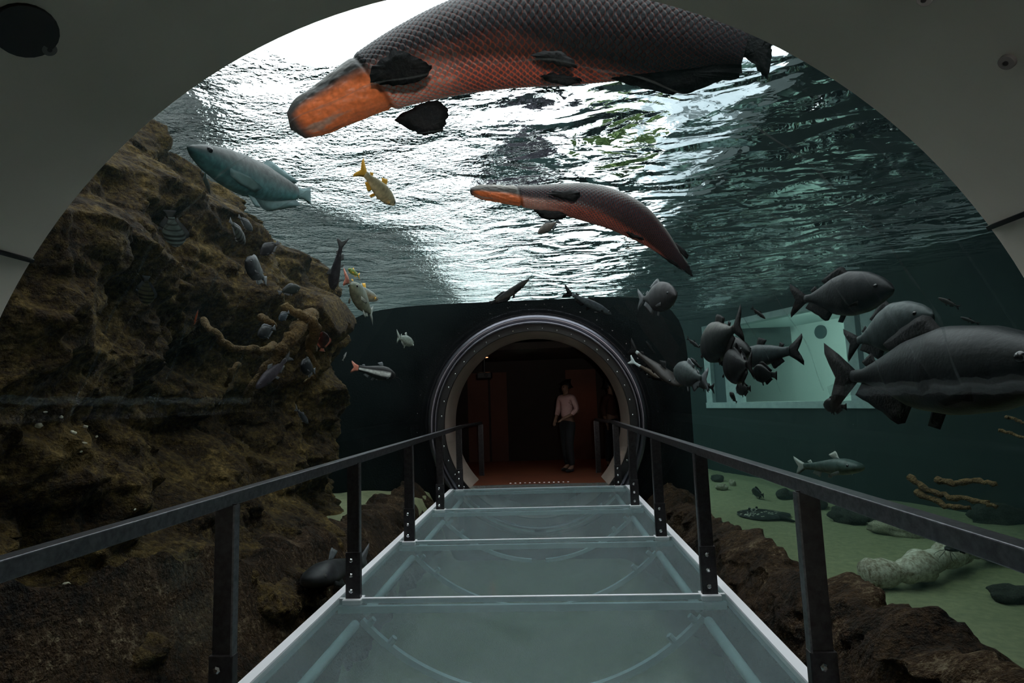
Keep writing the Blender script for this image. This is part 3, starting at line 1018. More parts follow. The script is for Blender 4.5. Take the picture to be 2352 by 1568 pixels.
branch('driftwood_branch', [(470, 735), (495, 765), (528, 797), (575, 803), (612, 803), (628, 792)], [0.95, 0.6, 0.45, 0.4, 0.4, 0.6], 0.022, 0.026, 'thin elbow-shaped driftwood branch jutting out of the rock wall')
branch('driftwood_branch', [(655, 700), (690, 725), (715, 735), (724, 760), (716, 800)], [0.8, 0.6, 0.5, 0.5, 0.8], 0.03, 0.05, 'hooked driftwood branch bending down at the far end of the rock wall')
branch('driftwood_branch', [(715, 720), (680, 760), (650, 800), (610, 850), (570, 905)], [0.8, 0.45, 0.4, 0.45, 0.7], 0.06, 0.035, 'thick mossy driftwood trunk leaning down before the rock wall')
branch('driftwood_branch', [(595, 725), (612, 738), (630, 748)], [0.7, 0.5, 0.5], 0.025, 0.018, 'short driftwood stub above the elbow-shaped branch')
branch('driftwood_branch', [(545, 835), (530, 855), (520, 885)], [0.5, 0.45, 0.7], 0.022, 0.014, 'short pale driftwood twig below the elbow-shaped branch')
branch('driftwood_branch', [(710, 805), (728, 840), (722, 865), (700, 880)], [0.7, 0.5, 0.5, 0.8], 0.02, 0.018, 'slender curled driftwood twig at the lower end of the rock wall')
for i, (pix, lab) in enumerate((([(2090, 1095), (2130, 1125), (2180, 1140), (2250, 1150), (2290, 1165)], 'long tawny root drooping before the dark tank wall'),
                                ([(2150, 1100), (2190, 1108), (2240, 1103), (2290, 1110)], 'upper tawny root stretching along the dark tank wall'),
                                ([(2105, 1130), (2170, 1160), (2230, 1165)], 'lowest tawny root near the sand at the dark tank wall'),
                                ([(2295, 988), (2325, 998), (2370, 1014)], 'thin yellow reed by the dark tank wall'),
                                ([(2312, 956), (2340, 968), (2375, 976)], 'upper thin yellow reed by the dark tank wall'))):
    branch('root' if i < 3 else 'reed', pix, [4.2] * len(pix), 0.035 if i < 3 else 0.016, 0.020 if i < 3 else 0.012, lab, group='roots before the tank wall')

DG = bpy.context.evaluated_depsgraph_get()
DG.update()


def on_rock(px, py, rock):
    d = ray(px, py)
    ok, loc, nr, _ = rock.ray_cast(EYE, d)
    return (loc, nr) if ok else (out(px, py, 0.4), -d)


SHELLS = ((86, 978, 15), (104, 946, 6), (166, 993, 14), (196, 980, 10), (192, 1018, 10), (222, 1002, 7), (186, 1037, 6), (152, 1342, 13), (310, 1170, 6), (140, 957, 8))
for i, (px, py, sz) in enumerate(SHELLS):
    loc, nr = on_rock(px, py, ro)
    r = sz / 2 / FPX * (loc - EYE).length
    blob('shell', loc, (r, r * 0.7, r * 0.6), M['shell'], {15: 'largest pale shell stuck on the dark lower face of the rock wall', 13: 'lone pale shell low on the rock wall under the handrail', 6: 'tiny pale shell speck on the dark lower face of the rock wall'}.get(sz, 'small pale shell in the loose cluster on the lower rock wall'), 'shell', 'shells on the rock wall', 30 + i, 0.6, i)

#SECTION fish
# ------------------------------------------------------------------ fish
def lerp_c(a, b, t):
    return np.asarray(a)[None, :] * (1 - t[:, None]) + np.asarray(b)[None, :] * t[:, None]


def eye_at(parent, p, r, local=True):
    nu, nv = 8, 10
    v = []
    for i in range(nu):
        for j in range(nv):
            a, b = PI * i / (nu - 1), 2 * PI * j / nv
            v.append((p[0] + r * math.sin(a) * math.cos(b), p[1] + r * math.sin(a) * math.sin(b), p[2] + r * math.cos(a)))
    link('eye', mesh(v, grid_faces(nu, nv, close_v=True, flip=True)), M['eye'], parent, local=local)


def plate(outline, thick, normal):
    """thin fin: outline points (3-D) given thickness along normal, thin at the rim"""
    n = len(outline)
    nrm = Vector(normal).normalized()
    c = sum((Vector(p) for p in outline), Vector()) / n
    v = [Vector(p) for p in outline] + [c.lerp(Vector(p), 0.55) + nrm * thick for p in outline] + [c.lerp(Vector(p), 0.55) - nrm * thick for p in outline] + [c + nrm * thick, c - nrm * thick]
    f = []
    for i in range(n):
        j = (i + 1) % n
        f += [(i, j, n + j, n + i), (j, i, 2 * n + i, 2 * n + j), (n + i, n + j, 3 * n), (2 * n + j, 2 * n + i, 3 * n + 1)]
    return mesh(v, f)


# profiles: t from snout (0) to tail root (1): half-height above the axis, below it, half-width, all over body length
PROF = {
    'pacu':     dict(t=[0, .04, .12, .25, .42, .6, .78, .92, 1], up=[.01, .07, .14, .21, .245, .20, .11, .05, .045], dn=[.02, .06, .12, .20, .235, .21, .10, .045, .04], w=[.01, .045, .075, .10, .105, .085, .05, .022, .016]),
    'cichlid':  dict(t=[0, .05, .15, .3, .5, .7, .88, 1], up=[.01, .08, .17, .24, .24, .17, .08, .07], dn=[.015, .06, .14, .21, .23, .16, .07, .06], w=[.01, .045, .085, .105, .10, .07, .03, .02]),
    'slender':  dict(t=[0, .05, .15, .3, .5, .7, .88, 1], up=[.01, .045, .075, .105, .11, .085, .05, .04], dn=[.012, .04, .07, .10, .105, .08, .045, .035], w=[.01, .035, .055, .07, .072, .055, .028, .018]),
    'arowana':  dict(t=[0, .05, .15, .3, .5, .7, .9, 1], up=[.006, .02, .04, .06, .075, .075, .05, .03], dn=[.012, .03, .055, .075, .085, .08, .05, .03], w=[.006, .02, .035, .045, .048, .04, .02, .01]),
    'catfish':  dict(t=[0, .04, .12, .24, .4, .6, .8, 1], up=[.03, .05, .075, .10, .10, .075, .05, .04], dn=[.02, .045, .065, .085, .09, .07, .045, .035], w=[.05, .09, .12, .125, .095, .065, .04, .02]),
}
FINS = {  # dorsal (t0, t1, height, sweep), anal, tail (length, spread, fork), pectoral size
    'pacu':    dict(d=(.44, .72, .075, .06), a=(.62, .93, .11, .07), t=(.22, .165, .08), p=.07, ad=True),
    'cichlid': dict(d=(.25, .92, .09, .08), a=(.58, .92, .10, .10), t=(.22, .12, .0), p=.10, ad=False),
    'slender': dict(d=(.42, .58, .08, .06), a=(.66, .86, .07, .05), t=(.20, .14, .09), p=.09, ad=True),
    'arowana': dict(d=(.68, .97, .06, .05), a=(.60, .98, .07, .05), t=(.12, .06, .0), p=.16, ad=False),
    'catfish': dict(d=(.30, .42, .11, .09), a=(.66, .80, .08, .06), t=(.20, .14, .07), p=.11, ad=True),
}


def fish(name, label, cat, head, tail, kind='pacu', col=None, up=(0, 0, 1), bend=0.0, fincol=None, tailcol=None, deep=1.0, wide=1.0, group=None, whisk=False, pattern=None, eye=True, roll=0.0):
    """head = snout, tail = end of the tail fin, both world points"""
    head, tail = Vector(head), Vector(tail)
    pr, fn = PROF[kind], FINS[kind]
    full = (head - tail).length
    Lb = full / (1 + fn['t'][0] * 0.9)
    X = (head - tail).normalized()
    Z = Vector(up)
    Z = (Z - X * Z.dot(X)).normalized()
    Yv = Z.cross(X)
    if roll:
        q = Matrix.Rotation(roll, 3, X)
        Z, Yv = q @ Z, q @ Yv
    mid = head - X * Lb * 0.45
    mw = Matrix(((X.x, Yv.x, Z.x, mid.x), (X.y, Yv.y, Z.y, mid.y), (X.z, Yv.z, Z.z, mid.z), (0, 0, 0, 1)))
    root = empty(name, label=label, cat=cat, group=group, mw=mw)

    def P(t, y, z):      # t along the body, y and z in body lengths
        return Vector(((0.45 - t) * Lb, (y + bend * (t - 0.35) ** 2 * (1 if t > 0.35 else -0.4)) * Lb, z * Lb))

    nt, ns = 30, 22
    ts = np.linspace(0, 1, nt) ** 1.15
    col = col or dict(back=(.05, .055, .06), belly=(.08, .085, .085))
    V, C = [], []
    for t in ts:
        u = float(np.interp(t, pr['t'], pr['up'])) * deep
        d = float(np.interp(t, pr['t'], pr['dn'])) * deep
        w = float(np.interp(t, pr['t'], pr['w'])) * wide
        for k in range(ns):
            an = 2 * PI * k / ns
            s, c = math.sin(an), math.cos(an)
            z = (u if s > 0 else d) * math.copysign(abs(s) ** 0.9, s)
            V.append(P(t, w * math.copysign(abs(c) ** 0.85, c), z))
            m = 0.5 + 0.5 * s
            b, e = np.array(col['belly']), np.array(col['back'])
            q = b + (e - b) * min(1, max(0, (m - col.get('lo', 0.25)) / (col.get('hi', 0.6) - col.get('lo', 0.25) + 1e-6)))
            if 'mid' in col and abs(m - col.get('mc', 0.5)) < col.get('mw', 0.18) and t > col.get('mt', 0.1):
                q = np.array(col['mid'])
            if 'rear' in col and t > col.get('rt', 0.8):
                q = np.array(col['rear'])
            if pattern == 'bars' and math.sin(t * 2 * PI * 6.5) > 0.15 and 0.15 < t < 0.97:
                q = q * 0.2
            C.append(q)
    nV = len(V)
    V += [P(-0.006, 0, 0), P(1.0, 0, 0)]
    C += [C[0], C[-2]]
    F = [tuple(q) for q in grid_faces(nt, ns, close_v=True)]
    for k in range(ns):
        F.append((nV, k, (k + 1) % ns))
        F.append((nV + 1, (nt - 1) * ns + (k + 1) % ns, (nt - 1) * ns + k))
    link('body', mesh(V, F, col=np.array(C)), M['fish'], root, local=True)
    fc = M['fin'] if fincol is None else fincol

    def strip(nm, t0, t1, h, sw, sgn):
        base, top = [], []
        n = 8
        for i in range(n + 1):
            s = i / n
            t = t0 + (t1 - t0) * s
            zz = float(np.interp(t, pr['t'], pr['up' if sgn > 0 else 'dn'])) * deep
            base.append(P(t, 0, sgn * (zz - 0.012)))
            hh = h * (min(1, s / 0.22) ** 0.7) * (1 - 0.55 * s) * (1 + 0.06 * (i % 2))
            top.append(P(min(t + sw * (0.4 + 0.6 * s), 1.04), 0, sgn * (zz + hh)))
        link(nm, plate(base + top[::-1], 0.005 * Lb, (0, 1, 0)), fc, root, local=True)

    strip('dorsal_fin', *fn['d'], 1)
    strip('anal_fin', *fn['a'], -1)
    if fn['ad']:
        strip('adipose_fin', .82, .89, .045, .04, 1)
    tl, tsp, fk = fn['t']
    zz = float(np.interp(1, pr['t'], pr['up'])) * deep
    o = [P(.97, 0, zz * .8), P(1 + tl * .45, 0, tsp * .62), P(1 + tl, 0, tsp), P(1 + tl * 1.02, 0, tsp * .7), P(1 + tl - fk, 0, 0), P(1 + tl * .98, 0, -tsp * .72), P(1 + tl * .95, 0, -tsp), P(1 + tl * .45, 0, -tsp * .62), P(.97, 0, -zz * .8)]
    link('tail_fin', plate(o, 0.006 * Lb, (0, 1, 0)), tailcol or fc, root, local=True)
    for s in (-1, 1):
        t0 = 0.25
        w = float(np.interp(t0, pr['t'], pr['w'])) * wide * 0.9
        zb = -float(np.interp(t0, pr['t'], pr['dn'])) * deep * 0.55
        ps = fn['p']
        o = [P(t0 - .01, s * w, zb + .02), P(t0 + ps * .5, s * (w + ps * .45), zb - ps * .10), P(t0 + ps, s * (w + ps * .6), zb - ps * .35), P(t0 + ps * .85, s * (w + ps * .4), zb - ps * .55), P(t0 + ps * .3, s * (w + ps * .1), zb - ps * .35), P(t0 - .01, s * w, zb - .025)]
        link('pectoral_fin', plate(o, 0.004 * Lb, (0.2, s, 0.8)), fc, root, local=True)
    o = [P(.50, 0.02, -float(np.interp(.5, pr['t'], pr['dn'])) * deep + .01), P(.56, 0.03, -float(np.interp(.5, pr['t'], pr['dn'])) * deep - .06), P(.62, 0.03, -float(np.interp(.5, pr['t'], pr['dn'])) * deep - .05), P(.57, 0.02, -float(np.interp(.57, pr['t'], pr['dn'])) * deep + .01)]
    link('pelvic_fin', plate(o, 0.004 * Lb, (0, 1, 0)), fc, root, local=True)
    if eye:
        for s in (-1, 1):
            w = float(np.interp(.10, pr['t'], pr['w'])) * wide * 0.86
            eye_at(root, P(.10, s * w, float(np.interp(.10, pr['t'], pr['up'])) * deep * .35), 0.018 * Lb)
    if whisk:
        for s in (-1, 1):
            for a, b in ((.9, -.02), (.5, -.10)):
                pts = [P(0.02, s * .04, -.01), P(-.06, s * (.04 + .10 * a), b - .02), P(-.10, s * (.04 + .18 * a), b - .08), P(-.08, s * (.04 + .24 * a), b - .15)]
                MB().tube(pts, [.006 * Lb, .005 * Lb, .004 * Lb, .002 * Lb], 6).build('whisker', M['fin'], root, local=True, smooth=True)
    return root


# ------------------------------------------------------------------ the two big scaled fish
def scales(a, b):
    """imbricated scale pattern: a along the body, b round it (in scale units); returns lift, rim (0..1), spot (0..1)"""
    best = np.full(a.shape, 1e9)
    lift = np.zeros(a.shape)
    rim = np.zeros(a.shape)
    spot = np.zeros(a.shape)
    j0 = np.floor(b / 0.5)
    for dj in (-1, 0, 1, 2):
        j = j0 + dj
        off = 0.5 * np.mod(j, 2)
        i0 = np.floor(a - off)
        for di in (-1, 0, 1):
            ca = i0 + di + off
            cb = j * 0.5
            r = np.sqrt(((a - ca) / 0.66) ** 2 + ((b - cb) / 0.52) ** 2)
            cov = (r < 1) & (ca < best)
            best = np.where(cov, ca, best)
            lift = np.where(cov, (a - ca + 0.66) / 1.3, lift)
            rim = np.where(cov, sstep(0.80, 0.94, r) * sstep(0.05, 0.40, a - ca), rim)
            spot = np.where(cov, 1 - sstep(0.35, 0.62, np.sqrt(((a - ca - 0.12) / 0.8) ** 2 + ((b - cb) / 0.8) ** 2)), spot)
    return lift, rim, spot


def arapaima(label, spine, hpx, wr_, nsc, ring_n, fins, eye_px, nt=860, ns=260, redlen=0.72, side_c=(.016, .019, .026), back_c=(.10, .11, .125), snout_c=(.22, .22, .20), depth=None, hang=0.0, rb=0.0):
    """spine: world points snout to tail root; hpx: full heights in metres there"""
    root = empty('arapaima', spine[len(spine) // 2], label, 'fish', 'arapaimas above the tunnel')
    S = np.array([tuple(p) for p in spine])
    seg = np.r_[0, np.cumsum(np.linalg.norm(np.diff(S, axis=0), axis=1))]
    Ltot = seg[-1]
    # smooth resample
    tt = np.linspace(0, 1, nt)
    kn = seg / Ltot
    def cr(vals, x):
        vals = np.asarray(vals, float)
        m = np.gradient(vals, kn)
        i = np.clip(np.searchsorted(kn, x) - 1, 0, len(kn) - 2)
        h = kn[i + 1] - kn[i]
        s = (x - kn[i]) / h
        return (2 * s ** 3 - 3 * s ** 2 + 1) * vals[i] + (s ** 3 - 2 * s ** 2 + s) * h * m[i] + (-2 * s ** 3 + 3 * s ** 2) * vals[i + 1] + (s ** 3 - s ** 2) * h * m[i + 1]
    C = np.stack([cr(S[:, k], tt) for k in range(3)], -1)
    H = np.maximum(cr(hpx, tt), 0.004) * 0.5
    W = H * np.interp(tt, [0, .04, .16, .3, .6, .85, 1], [1.25, 1.15, 1.05, .92, .80, .55, .3]) * wr_
    T = np.gradient(C, axis=0)
    T /= np.linalg.norm(T, axis=1, keepdims=True)
    upv = np.array([0, hang, 1.0])
    N = upv[None] - T * (T @ upv)[:, None]
    N /= np.linalg.norm(N, axis=1, keepdims=True)
    B = np.cross(T, N)
    th = np.linspace(0, 2 * PI, ns, endpoint=False)       # 0 = back, pi = belly
    TT, TH = np.meshgrid(tt, th, indexing='ij')
    ab = np.minimum(TH, 2 * PI - TH)                       # 0 .. pi
    a = TT * nsc
    b = ab / PI * ring_n
    lift, rim, spot = scales(a + 0 * b, b)
    headm = 1 - sstep(0.185, 0.20, TT + 0.02 * np.cos(ab))
    body = 1 - headm
    rfade = 1 - 0.7 * sstep(0.75, 1.0, TT)
    relief = (lift * 0.006 - rim * 0.004) * body * rfade * Ltot / 2.4
    # head plates: slight furrows
    fur = fbm(TT * 30, np.cos(TH) * 3, np.sin(TH) * 3, 3, 5)
    relief = relief + headm * 0.008 * fur
    gill = np.exp(-((TT - 0.19 + 0.015 * np.cos(ab)) / 0.006) ** 2)
    relief = relief - 0.010 * gill
    cz = np.cos(TH)
    sx = np.sin(TH)
    cz2 = np.where(cz < 0, -np.abs(cz) ** 0.85, np.abs(cz) ** 0.9)
    P = C[:, None, :] + N[:, None, :] * (cz2 * (H[:, None] + relief))[..., None] + B[:, None, :] * (np.sign(sx) * np.abs(sx) ** 0.9 * (W[:, None] + relief))[..., None]
    # colouring
    red = np.array([.80, .12, .05])
    orange = np.array([.85, .20, .06])
    mott = fbm(TT * 14, np.cos(TH) * 2.2, np.sin(TH) * 2.2, 4, 8)
    bnd = np.interp(TT, [0, .05, .2, .35, .55, redlen, 1], [.48, .48, .52, .58, .66, .86, 1.2]) * PI + rb * PI + mott * 0.18
    redm = sstep(-0.18, 0.22, ab - bnd)
    dm = sstep(0.15, 0.45, ab / PI)
    base = np.array(back_c)[None, None] * (1 - dm)[..., None] + np.array(side_c)[None, None] * dm[..., None]
    rimc = np.where((ab / PI > 0.22)[..., None], red * 0.26, np.array(side_c) * 0.6)
    rimamt = rim * sstep(0.12, 0.3, TT) * (0.35 + 0.65 * sstep(0.15, 0.45, ab / PI)) * (1 - 0.5 * sstep(.8, 1, TT))
    flank = base * (1 - rimamt[..., None]) + rimc * rimamt[..., None]
    belly = red * (1 + 0.25 * mott)[..., None]
    spotc = np.array([.07, .07, .075])[None, None] * sstep(.22, .42, TT)[..., None] + np.array([.55, .47, .42])[None, None] * (1 - sstep(.22, .42, TT))[..., None]
    pale = np.array([.65, .58, .52])
    pl = sstep(0.25, 0.6, mott)[..., None] * 0.5
    sc_ = spotc * (1 - pl) + pale * pl
    sm = (spot * 0.9)[..., None]
    belly = belly * (1 - sm) + sc_ * sm
    bodyc = flank * (1 - redm[..., None]) + belly * redm[..., None]
    headc_top = np.array(snout_c)[None, None] * (0.55 + 0.5 * sstep(-0.3, 0.3, fur))[..., None] * (1 - 0.75 * sstep(.25, .45, ab / PI) * (1 - redm))[..., None]
    hp = sstep(0.25, 0.55, mott)[..., None]
    headc_low = orange * (1 - 0.75 * hp) + np.array([.40, .33, .28]) * 0.75 * hp
    headc = headc_top * (1 - redm[..., None]) + headc_low * redm[..., None]
    snt = (1 - sstep(0.0, 0.03, TT))[..., None]
    headc = headc * (1 - snt) + np.array([.07, .06, .06]) * snt
    colr = bodyc * body[..., None] + headc * headm[..., None]
    colr = colr * (1 - 0.5 * gill[..., None] * (ab > 0.2)[..., None])
    V = np.concatenate([P.reshape(-1, 3), C[:1] - T[:1] * H[0] * 0.5, C[-1:]], 0)
    CC = np.concatenate([colr.reshape(-1, 3), colr[0, :1], colr[-1, :1]], 0)
    F = grid_faces(nt, ns, close_v=True)
    F = [tuple(q) for q in F] + [(nt * ns, (k + 1) % ns, k) for k in range(ns)] + [(nt * ns + 1, (nt - 1) * ns + k, (nt - 1) * ns + (k + 1) % ns) for k in range(ns)]
    me = mesh(V, F, col=CC)
    bm = bmesh.new()
    bm.from_mesh(me)
    bmesh.ops.recalc_face_normals(bm, faces=bm.faces)
    bm.to_mesh(me)
    bm.free()
    me.polygons.foreach_set('use_smooth', [True] * len(me.polygons))
    link('body', me, M['scaly'], root)
    for nm, pts, thick in fins:
        # rib the fin: subdivide the outline and roughen its free edge
        o = []
        for i in range(len(pts)):
            p0, p1 = pts[i], pts[(i + 1) % len(pts)]
            for k in range(4):
                q = p0.lerp(p1, k / 4)
                if k:
                    q = q + Vector([random.uniform(-1, 1) * 0.006 for _ in range(3)])
                o.append(q)
        nrm = (pts[1] - pts[0]).cross(pts[2] - pts[0])
        link(nm, plate(o, thick, nrm), M['fin'], root)
    for e in eye_px:
        eye_at(root, e, 0.022 * Ltot / 2.4, local=False)
    # keep eye meshes in world space
    return root


y1 = 2.95
sp1 = [(680, 288), (705, 272), (760, 242), (850, 192), (950, 147), (1050, 112), (1180, 82), (1320, 74), (1450, 74), (1570, 80), (1650, 86), (1712, 96)]
h1 = [58, 78, 96, 124, 158, 186, 212, 214, 196, 160, 128, 100]
spine = [at_y(px, py, y1) for px, py in sp1]
hm = [h / FPX * (p - EYE).length * 0.93 for h, p in zip(h1, spine)]


def poly(pix, y):
    if isinstance(y, (int, float)):
        y = [y] * len(pix)
    return [at_y(px, py, q) for (px, py), q in zip(pix, y)]


arapaima('huge arapaima with red belly and red-edged dark scales right above the tunnel', spine, hm, 0.86, 60, 17, [
    ('pectoral_fin', poly([(850, 190), (852, 158), (875, 135), (903, 114), (940, 122), (968, 135), (992, 150), (985, 170), (960, 188), (925, 196), (880, 195)], [2.66, 2.64, 2.6, 2.56, 2.54, 2.54, 2.55, 2.57, 2.6, 2.63, 2.66]), 0.012),
    ('pectoral_fin', poly([(905, 276), (925, 258), (965, 238), (1005, 229), (1028, 248), (1029, 270), (1018, 302), (975, 312), (945, 300)], 2.93), 0.012),
    ('pelvic_fin', poly([(1214, 127), (1250, 116), (1290, 118), (1315, 135), (1325, 158), (1290, 152), (1250, 142)], 2.68), 0.010),
    ('pelvic_fin', poly([(1240, 176), (1270, 166), (1310, 174), (1336, 182), (1334, 192), (1300, 197), (1265, 190)], 2.85), 0.010),
    ('anal_fin', poly([(1330, 150), (1420, 166), (1500, 158), (1600, 130), (1690, 120), (1702, 140), (1705, 165), (1696, 180), (1660, 184), (1630, 196), (1590, 212), (1545, 218), (1480, 205), (1420, 186), (1370, 168)], 2.95), 0.015),
    ('tail_fin', poly([(1690, 66), (1730, 60), (1766, 78), (1774, 100), (1773, 130), (1768, 160), (1759, 180), (1745, 165), (1728, 145), (1712, 132), (1690, 125)], 2.95), 0.014),
    ('dorsal_fin', poly([(1480, 6), (1540, 18), (1620, 40), (1700, 62), (1712, 40), (1680, 22), (1600, 5), (1540, -2)], 2.97), 0.012)],
    [at_y(708, 244, 2.93), at_y(690, 270, 3.06)])

sp2 = [(1082, 438), (1100, 440), (1150, 445), (1215, 452), (1280, 456), (1345, 464), (1410, 482), (1465, 510), (1510, 546), (1548, 585), (1575, 612)]
h2 = [14, 28, 38, 50, 66, 84, 88, 82, 62, 40, 24]
ys2 = [4.45, 4.45, 4.45, 4.48, 4.5, 4.55, 4.62, 4.7, 4.8, 4.9, 5.0]
spine = [at_y(px, py, y) for (px, py), y in zip(sp2, ys2)]
hm = [h / FPX * (p - EYE).length * 0.95 for h, p in zip(h2, spine)]
arapaima('smaller curved arapaima with orange throat swimming below the huge one', spine, hm, 0.92, 56, 15, [
    ('pectoral_fin', poly([(1254, 446), (1270, 438), (1310, 436), (1333, 440), (1333, 452), (1318, 462), (1290, 458)], 4.20), 0.010),
    ('pectoral_fin', poly([(1224, 480), (1250, 482), (1280, 484), (1304, 494), (1290, 503), (1262, 506), (1240, 498)], 4.42), 0.010),
    ('pelvic_fin', poly([(1432, 531), (1452, 534), (1476, 546), (1480, 551), (1455, 547)], 4.58), 0.008),
    ('anal_fin', poly([(1480, 552), (1515, 572), (1550, 600), (1570, 622), (1560, 618), (1530, 596), (1500, 574)], 4.86), 0.008),
    ('dorsal_fin', poly([(1530, 552), (1555, 572), (1578, 596), (1582, 585), (1570, 572), (1550, 556)], 4.92), 0.008),
    ('tail_fin', poly([(1566, 600), (1580, 606), (1588, 622), (1592, 636), (1582, 630), (1570, 618)], 5.0), 0.008)],
    [at_y(1128, 425, 4.44), at_y(1135, 423, 4.62)], nt=560, ns=180, redlen=0.86, rb=0.07, back_c=(.26, .26, .25), snout_c=(.42, .40, .36))

# ------------------------------------------------------------------ left side fish
yel = mat('yellow_fin', (0.95, 0.55, 0.06), (0.9, 0.45, 0.04), rough=0.5)
redf = mat('red_fin', (0.5, 0.12, 0.07), (0.6, 0.25, 0.18), scale=20, rough=0.5)
palef = mat('pale_fin', (0.25, 0.3, 0.27), (0.35, 0.38, 0.33), scale=20, rough=0.5)
tealf = mat('teal_fin', (0.10, 0.18, 0.19), (0.14, 0.24, 0.25), scale=20, rough=0.5)
greyf = mat('grey_fin', (0.10, 0.11, 0.12), (0.14, 0.15, 0.16), scale=20, rough=0.5)

fish('arowana', 'big pale teal fish just under the water above the rock wall', 'fish', out(440, 338, 1.2), out(655, 452, 1.75), 'arowana',
     dict(back=(.10, .115, .115), belly=(.08, .22, .23)), bend=0.3, fincol=tealf, deep=1.5, wide=1.8)
fish('dorado', 'golden fish with bright yellow tail fin swimming near the surface', 'fish', out(906, 470, 1.0), out(824, 385, 1.0), 'slender',
     dict(back=(.45, .40, .24), belly=(.9, .72, .40)), up=(0.7, 0.2, 1), fincol=yel, deep=1.05)
fish('catfish', 'dark purple catfish diving head down beside the pale pair', 'fish', out(762, 662, 0.75), out(787, 550, 0.95), 'catfish',
     dict(back=(.045, .045, .055), belly=(.07, .065, .075)), up=(-0.5, -1, 0.2), wide=1.2, whisk=True, fincol=greyf)
fish('catfish', 'pale cream catfish with red tail fin close to the diving catfish', 'fish', out(858, 690, 0.7), out(790, 636, 0.8), 'catfish',
     dict(back=(.20, .26, .25), belly=(.62, .56, .42), lo=.3, hi=.7), tailcol=redf, fincol=yel, whisk=False, deep=0.8)
fish('catfish', 'olive green catfish hanging below the pale cream catfish', 'fish', out(806, 655, 0.36), out(856, 724, 0.38), 'slender',
     dict(back=(.14, .17, .11), belly=(.25, .27, .18)), fincol=palef, deep=1.3)
fish('small_fish', 'small green fish above the pale cream catfish', 'fish', out(800, 618, 0.8), out(826, 634, 0.84), 'slender',
     dict(back=(.25, .38, .05), belly=(.40, .5, .10)), fincol=yel)
fish('catfish', 'black and white redtail catfish with pink tail swimming by itself', 'fish', at_y(904, 864, 6.9), at_y(808, 842, 6.4), 'catfish',
     dict(back=(.03, .028, .028), belly=(.02, .02, .022), mid=(1., 1., .95), mc=.48, mw=.16, mt=.2), tailcol=redf, fincol=greyf, whisk=True, deep=1.8, wide=1.3)
fish('small_fish', 'small silver fish above the black and white catfish', 'fish', out(948, 789, 0.6), out(912, 772, 0.6), 'slender',
     dict(back=(.25, .30, .26), belly=(.55, .62, .52)), fincol=palef)
fish('small_fish', 'tiny white fish left of the black and white catfish', 'fish', out(796, 808, 0.5), out(787, 828, 0.5), 'slender',
     dict(back=(.4, .42, .42), belly=(.6, .62, .62)), fincol=palef)
fish('cichlid', 'barred pale cichlid hanging head down before the upper rock wall', 'fish', out(404, 566, 0.28), out(390, 484, 0.22), 'cichlid',
     dict(back=(.26, .34, .33), belly=(.30, .38, .36)), up=(1, 0.3, 0.1), pattern='bars', fincol=greyf, deep=0.9)
fish('cichlid', 'barred olive cichlid hanging head down low before the rock wall', 'fish', out(335, 700, 0.22), out(336, 634, 0.2), 'cichlid',
     dict(back=(.15, .14, .06), belly=(.18, .16, .08)), up=(1, 0.3, 0.1), pattern='bars', fincol=greyf, deep=1.0)
DISCS = ((562, 560, 528, 505, 'grey barred cichlid on the crest of the rock wall', 'bars', (.10, .12, .11)),
         (580, 530, 548, 496, 'round grey cichlid peering out behind the grey barred cichlid', None, (.09, .11, .12)),
         (565, 600, 612, 645, 'dark cichlid with pale edge above the driftwood branches', None, (.05, .055, .065)),
         (598, 585, 640, 556, 'black cichlid near the top of the far rock wall', None, (.035, .035, .04)),
         (592, 770, 632, 752, 'dark cichlid above the elbow-shaped driftwood branch', None, (.04, .045, .05)),
         (640, 735, 664, 716, 'small blue grey cichlid at the driftwood trunk', None, (.07, .10, .13)),
         (692, 838, 724, 852, 'dark cichlid inside the curled driftwood twig', None, (.035, .04, .05)),
         (690, 660, 640, 672, 'dark green cichlid half hidden on the far rock face', None, (.04, .055, .05)))
for hx, hy, tx, ty, lab, pat, c in DISCS:
    fish('cichlid', lab, 'fish', out(hx, hy, 0.30), out(tx, ty, 0.36), 'cichlid', dict(back=tuple(k * 0.6 for k in c), belly=tuple(k * 0.7 for k in c)), pattern=pat, fincol=greyf)
fish('catfish', 'long purple grey fish lying along the driftwood trunk', 'fish', out(588, 892, 0.30), out(668, 815, 0.36), 'slender',
     dict(back=(.07, .06, .075), belly=(.10, .085, .10)), fincol=greyf, deep=1.1)
fish('oscar', 'dark oscar fish with orange edged fins beyond the driftwood', 'fish', out(742, 762, 0.5), out(740, 806, 0.55), 'cichlid',
     dict(back=(.05, .03, .03), belly=(.16, .04, .03)), up=(1, .2, 0), fincol=redf)
fish('small_fish', 'thin orange fish between the rock shoulders', 'fish', out(446, 745, 0.25), out(455, 712, 0.25), 'arowana',
     dict(back=(.55, .12, .04), belly=(.5, .12, .05)), fincol=redf, deep=1.2)
fish('catfish', 'grey round-nosed catfish emerging from under the walkway edge', 'fish', out(706, 1336, 0.24), out(845, 1280, 0.24), 'catfish',
     dict(back=(.035, .037, .04), belly=(.02, .02, .02)), fincol=greyf, deep=1.1)
fish('small_fish', 'faint grey fish low beside the rock wall', 'fish', out(708, 972, 0.3), out(678, 936, 0.35), 'slender',
     dict(back=(.06, .065, .075), belly=(.09, .095, .10)), fincol=greyf)

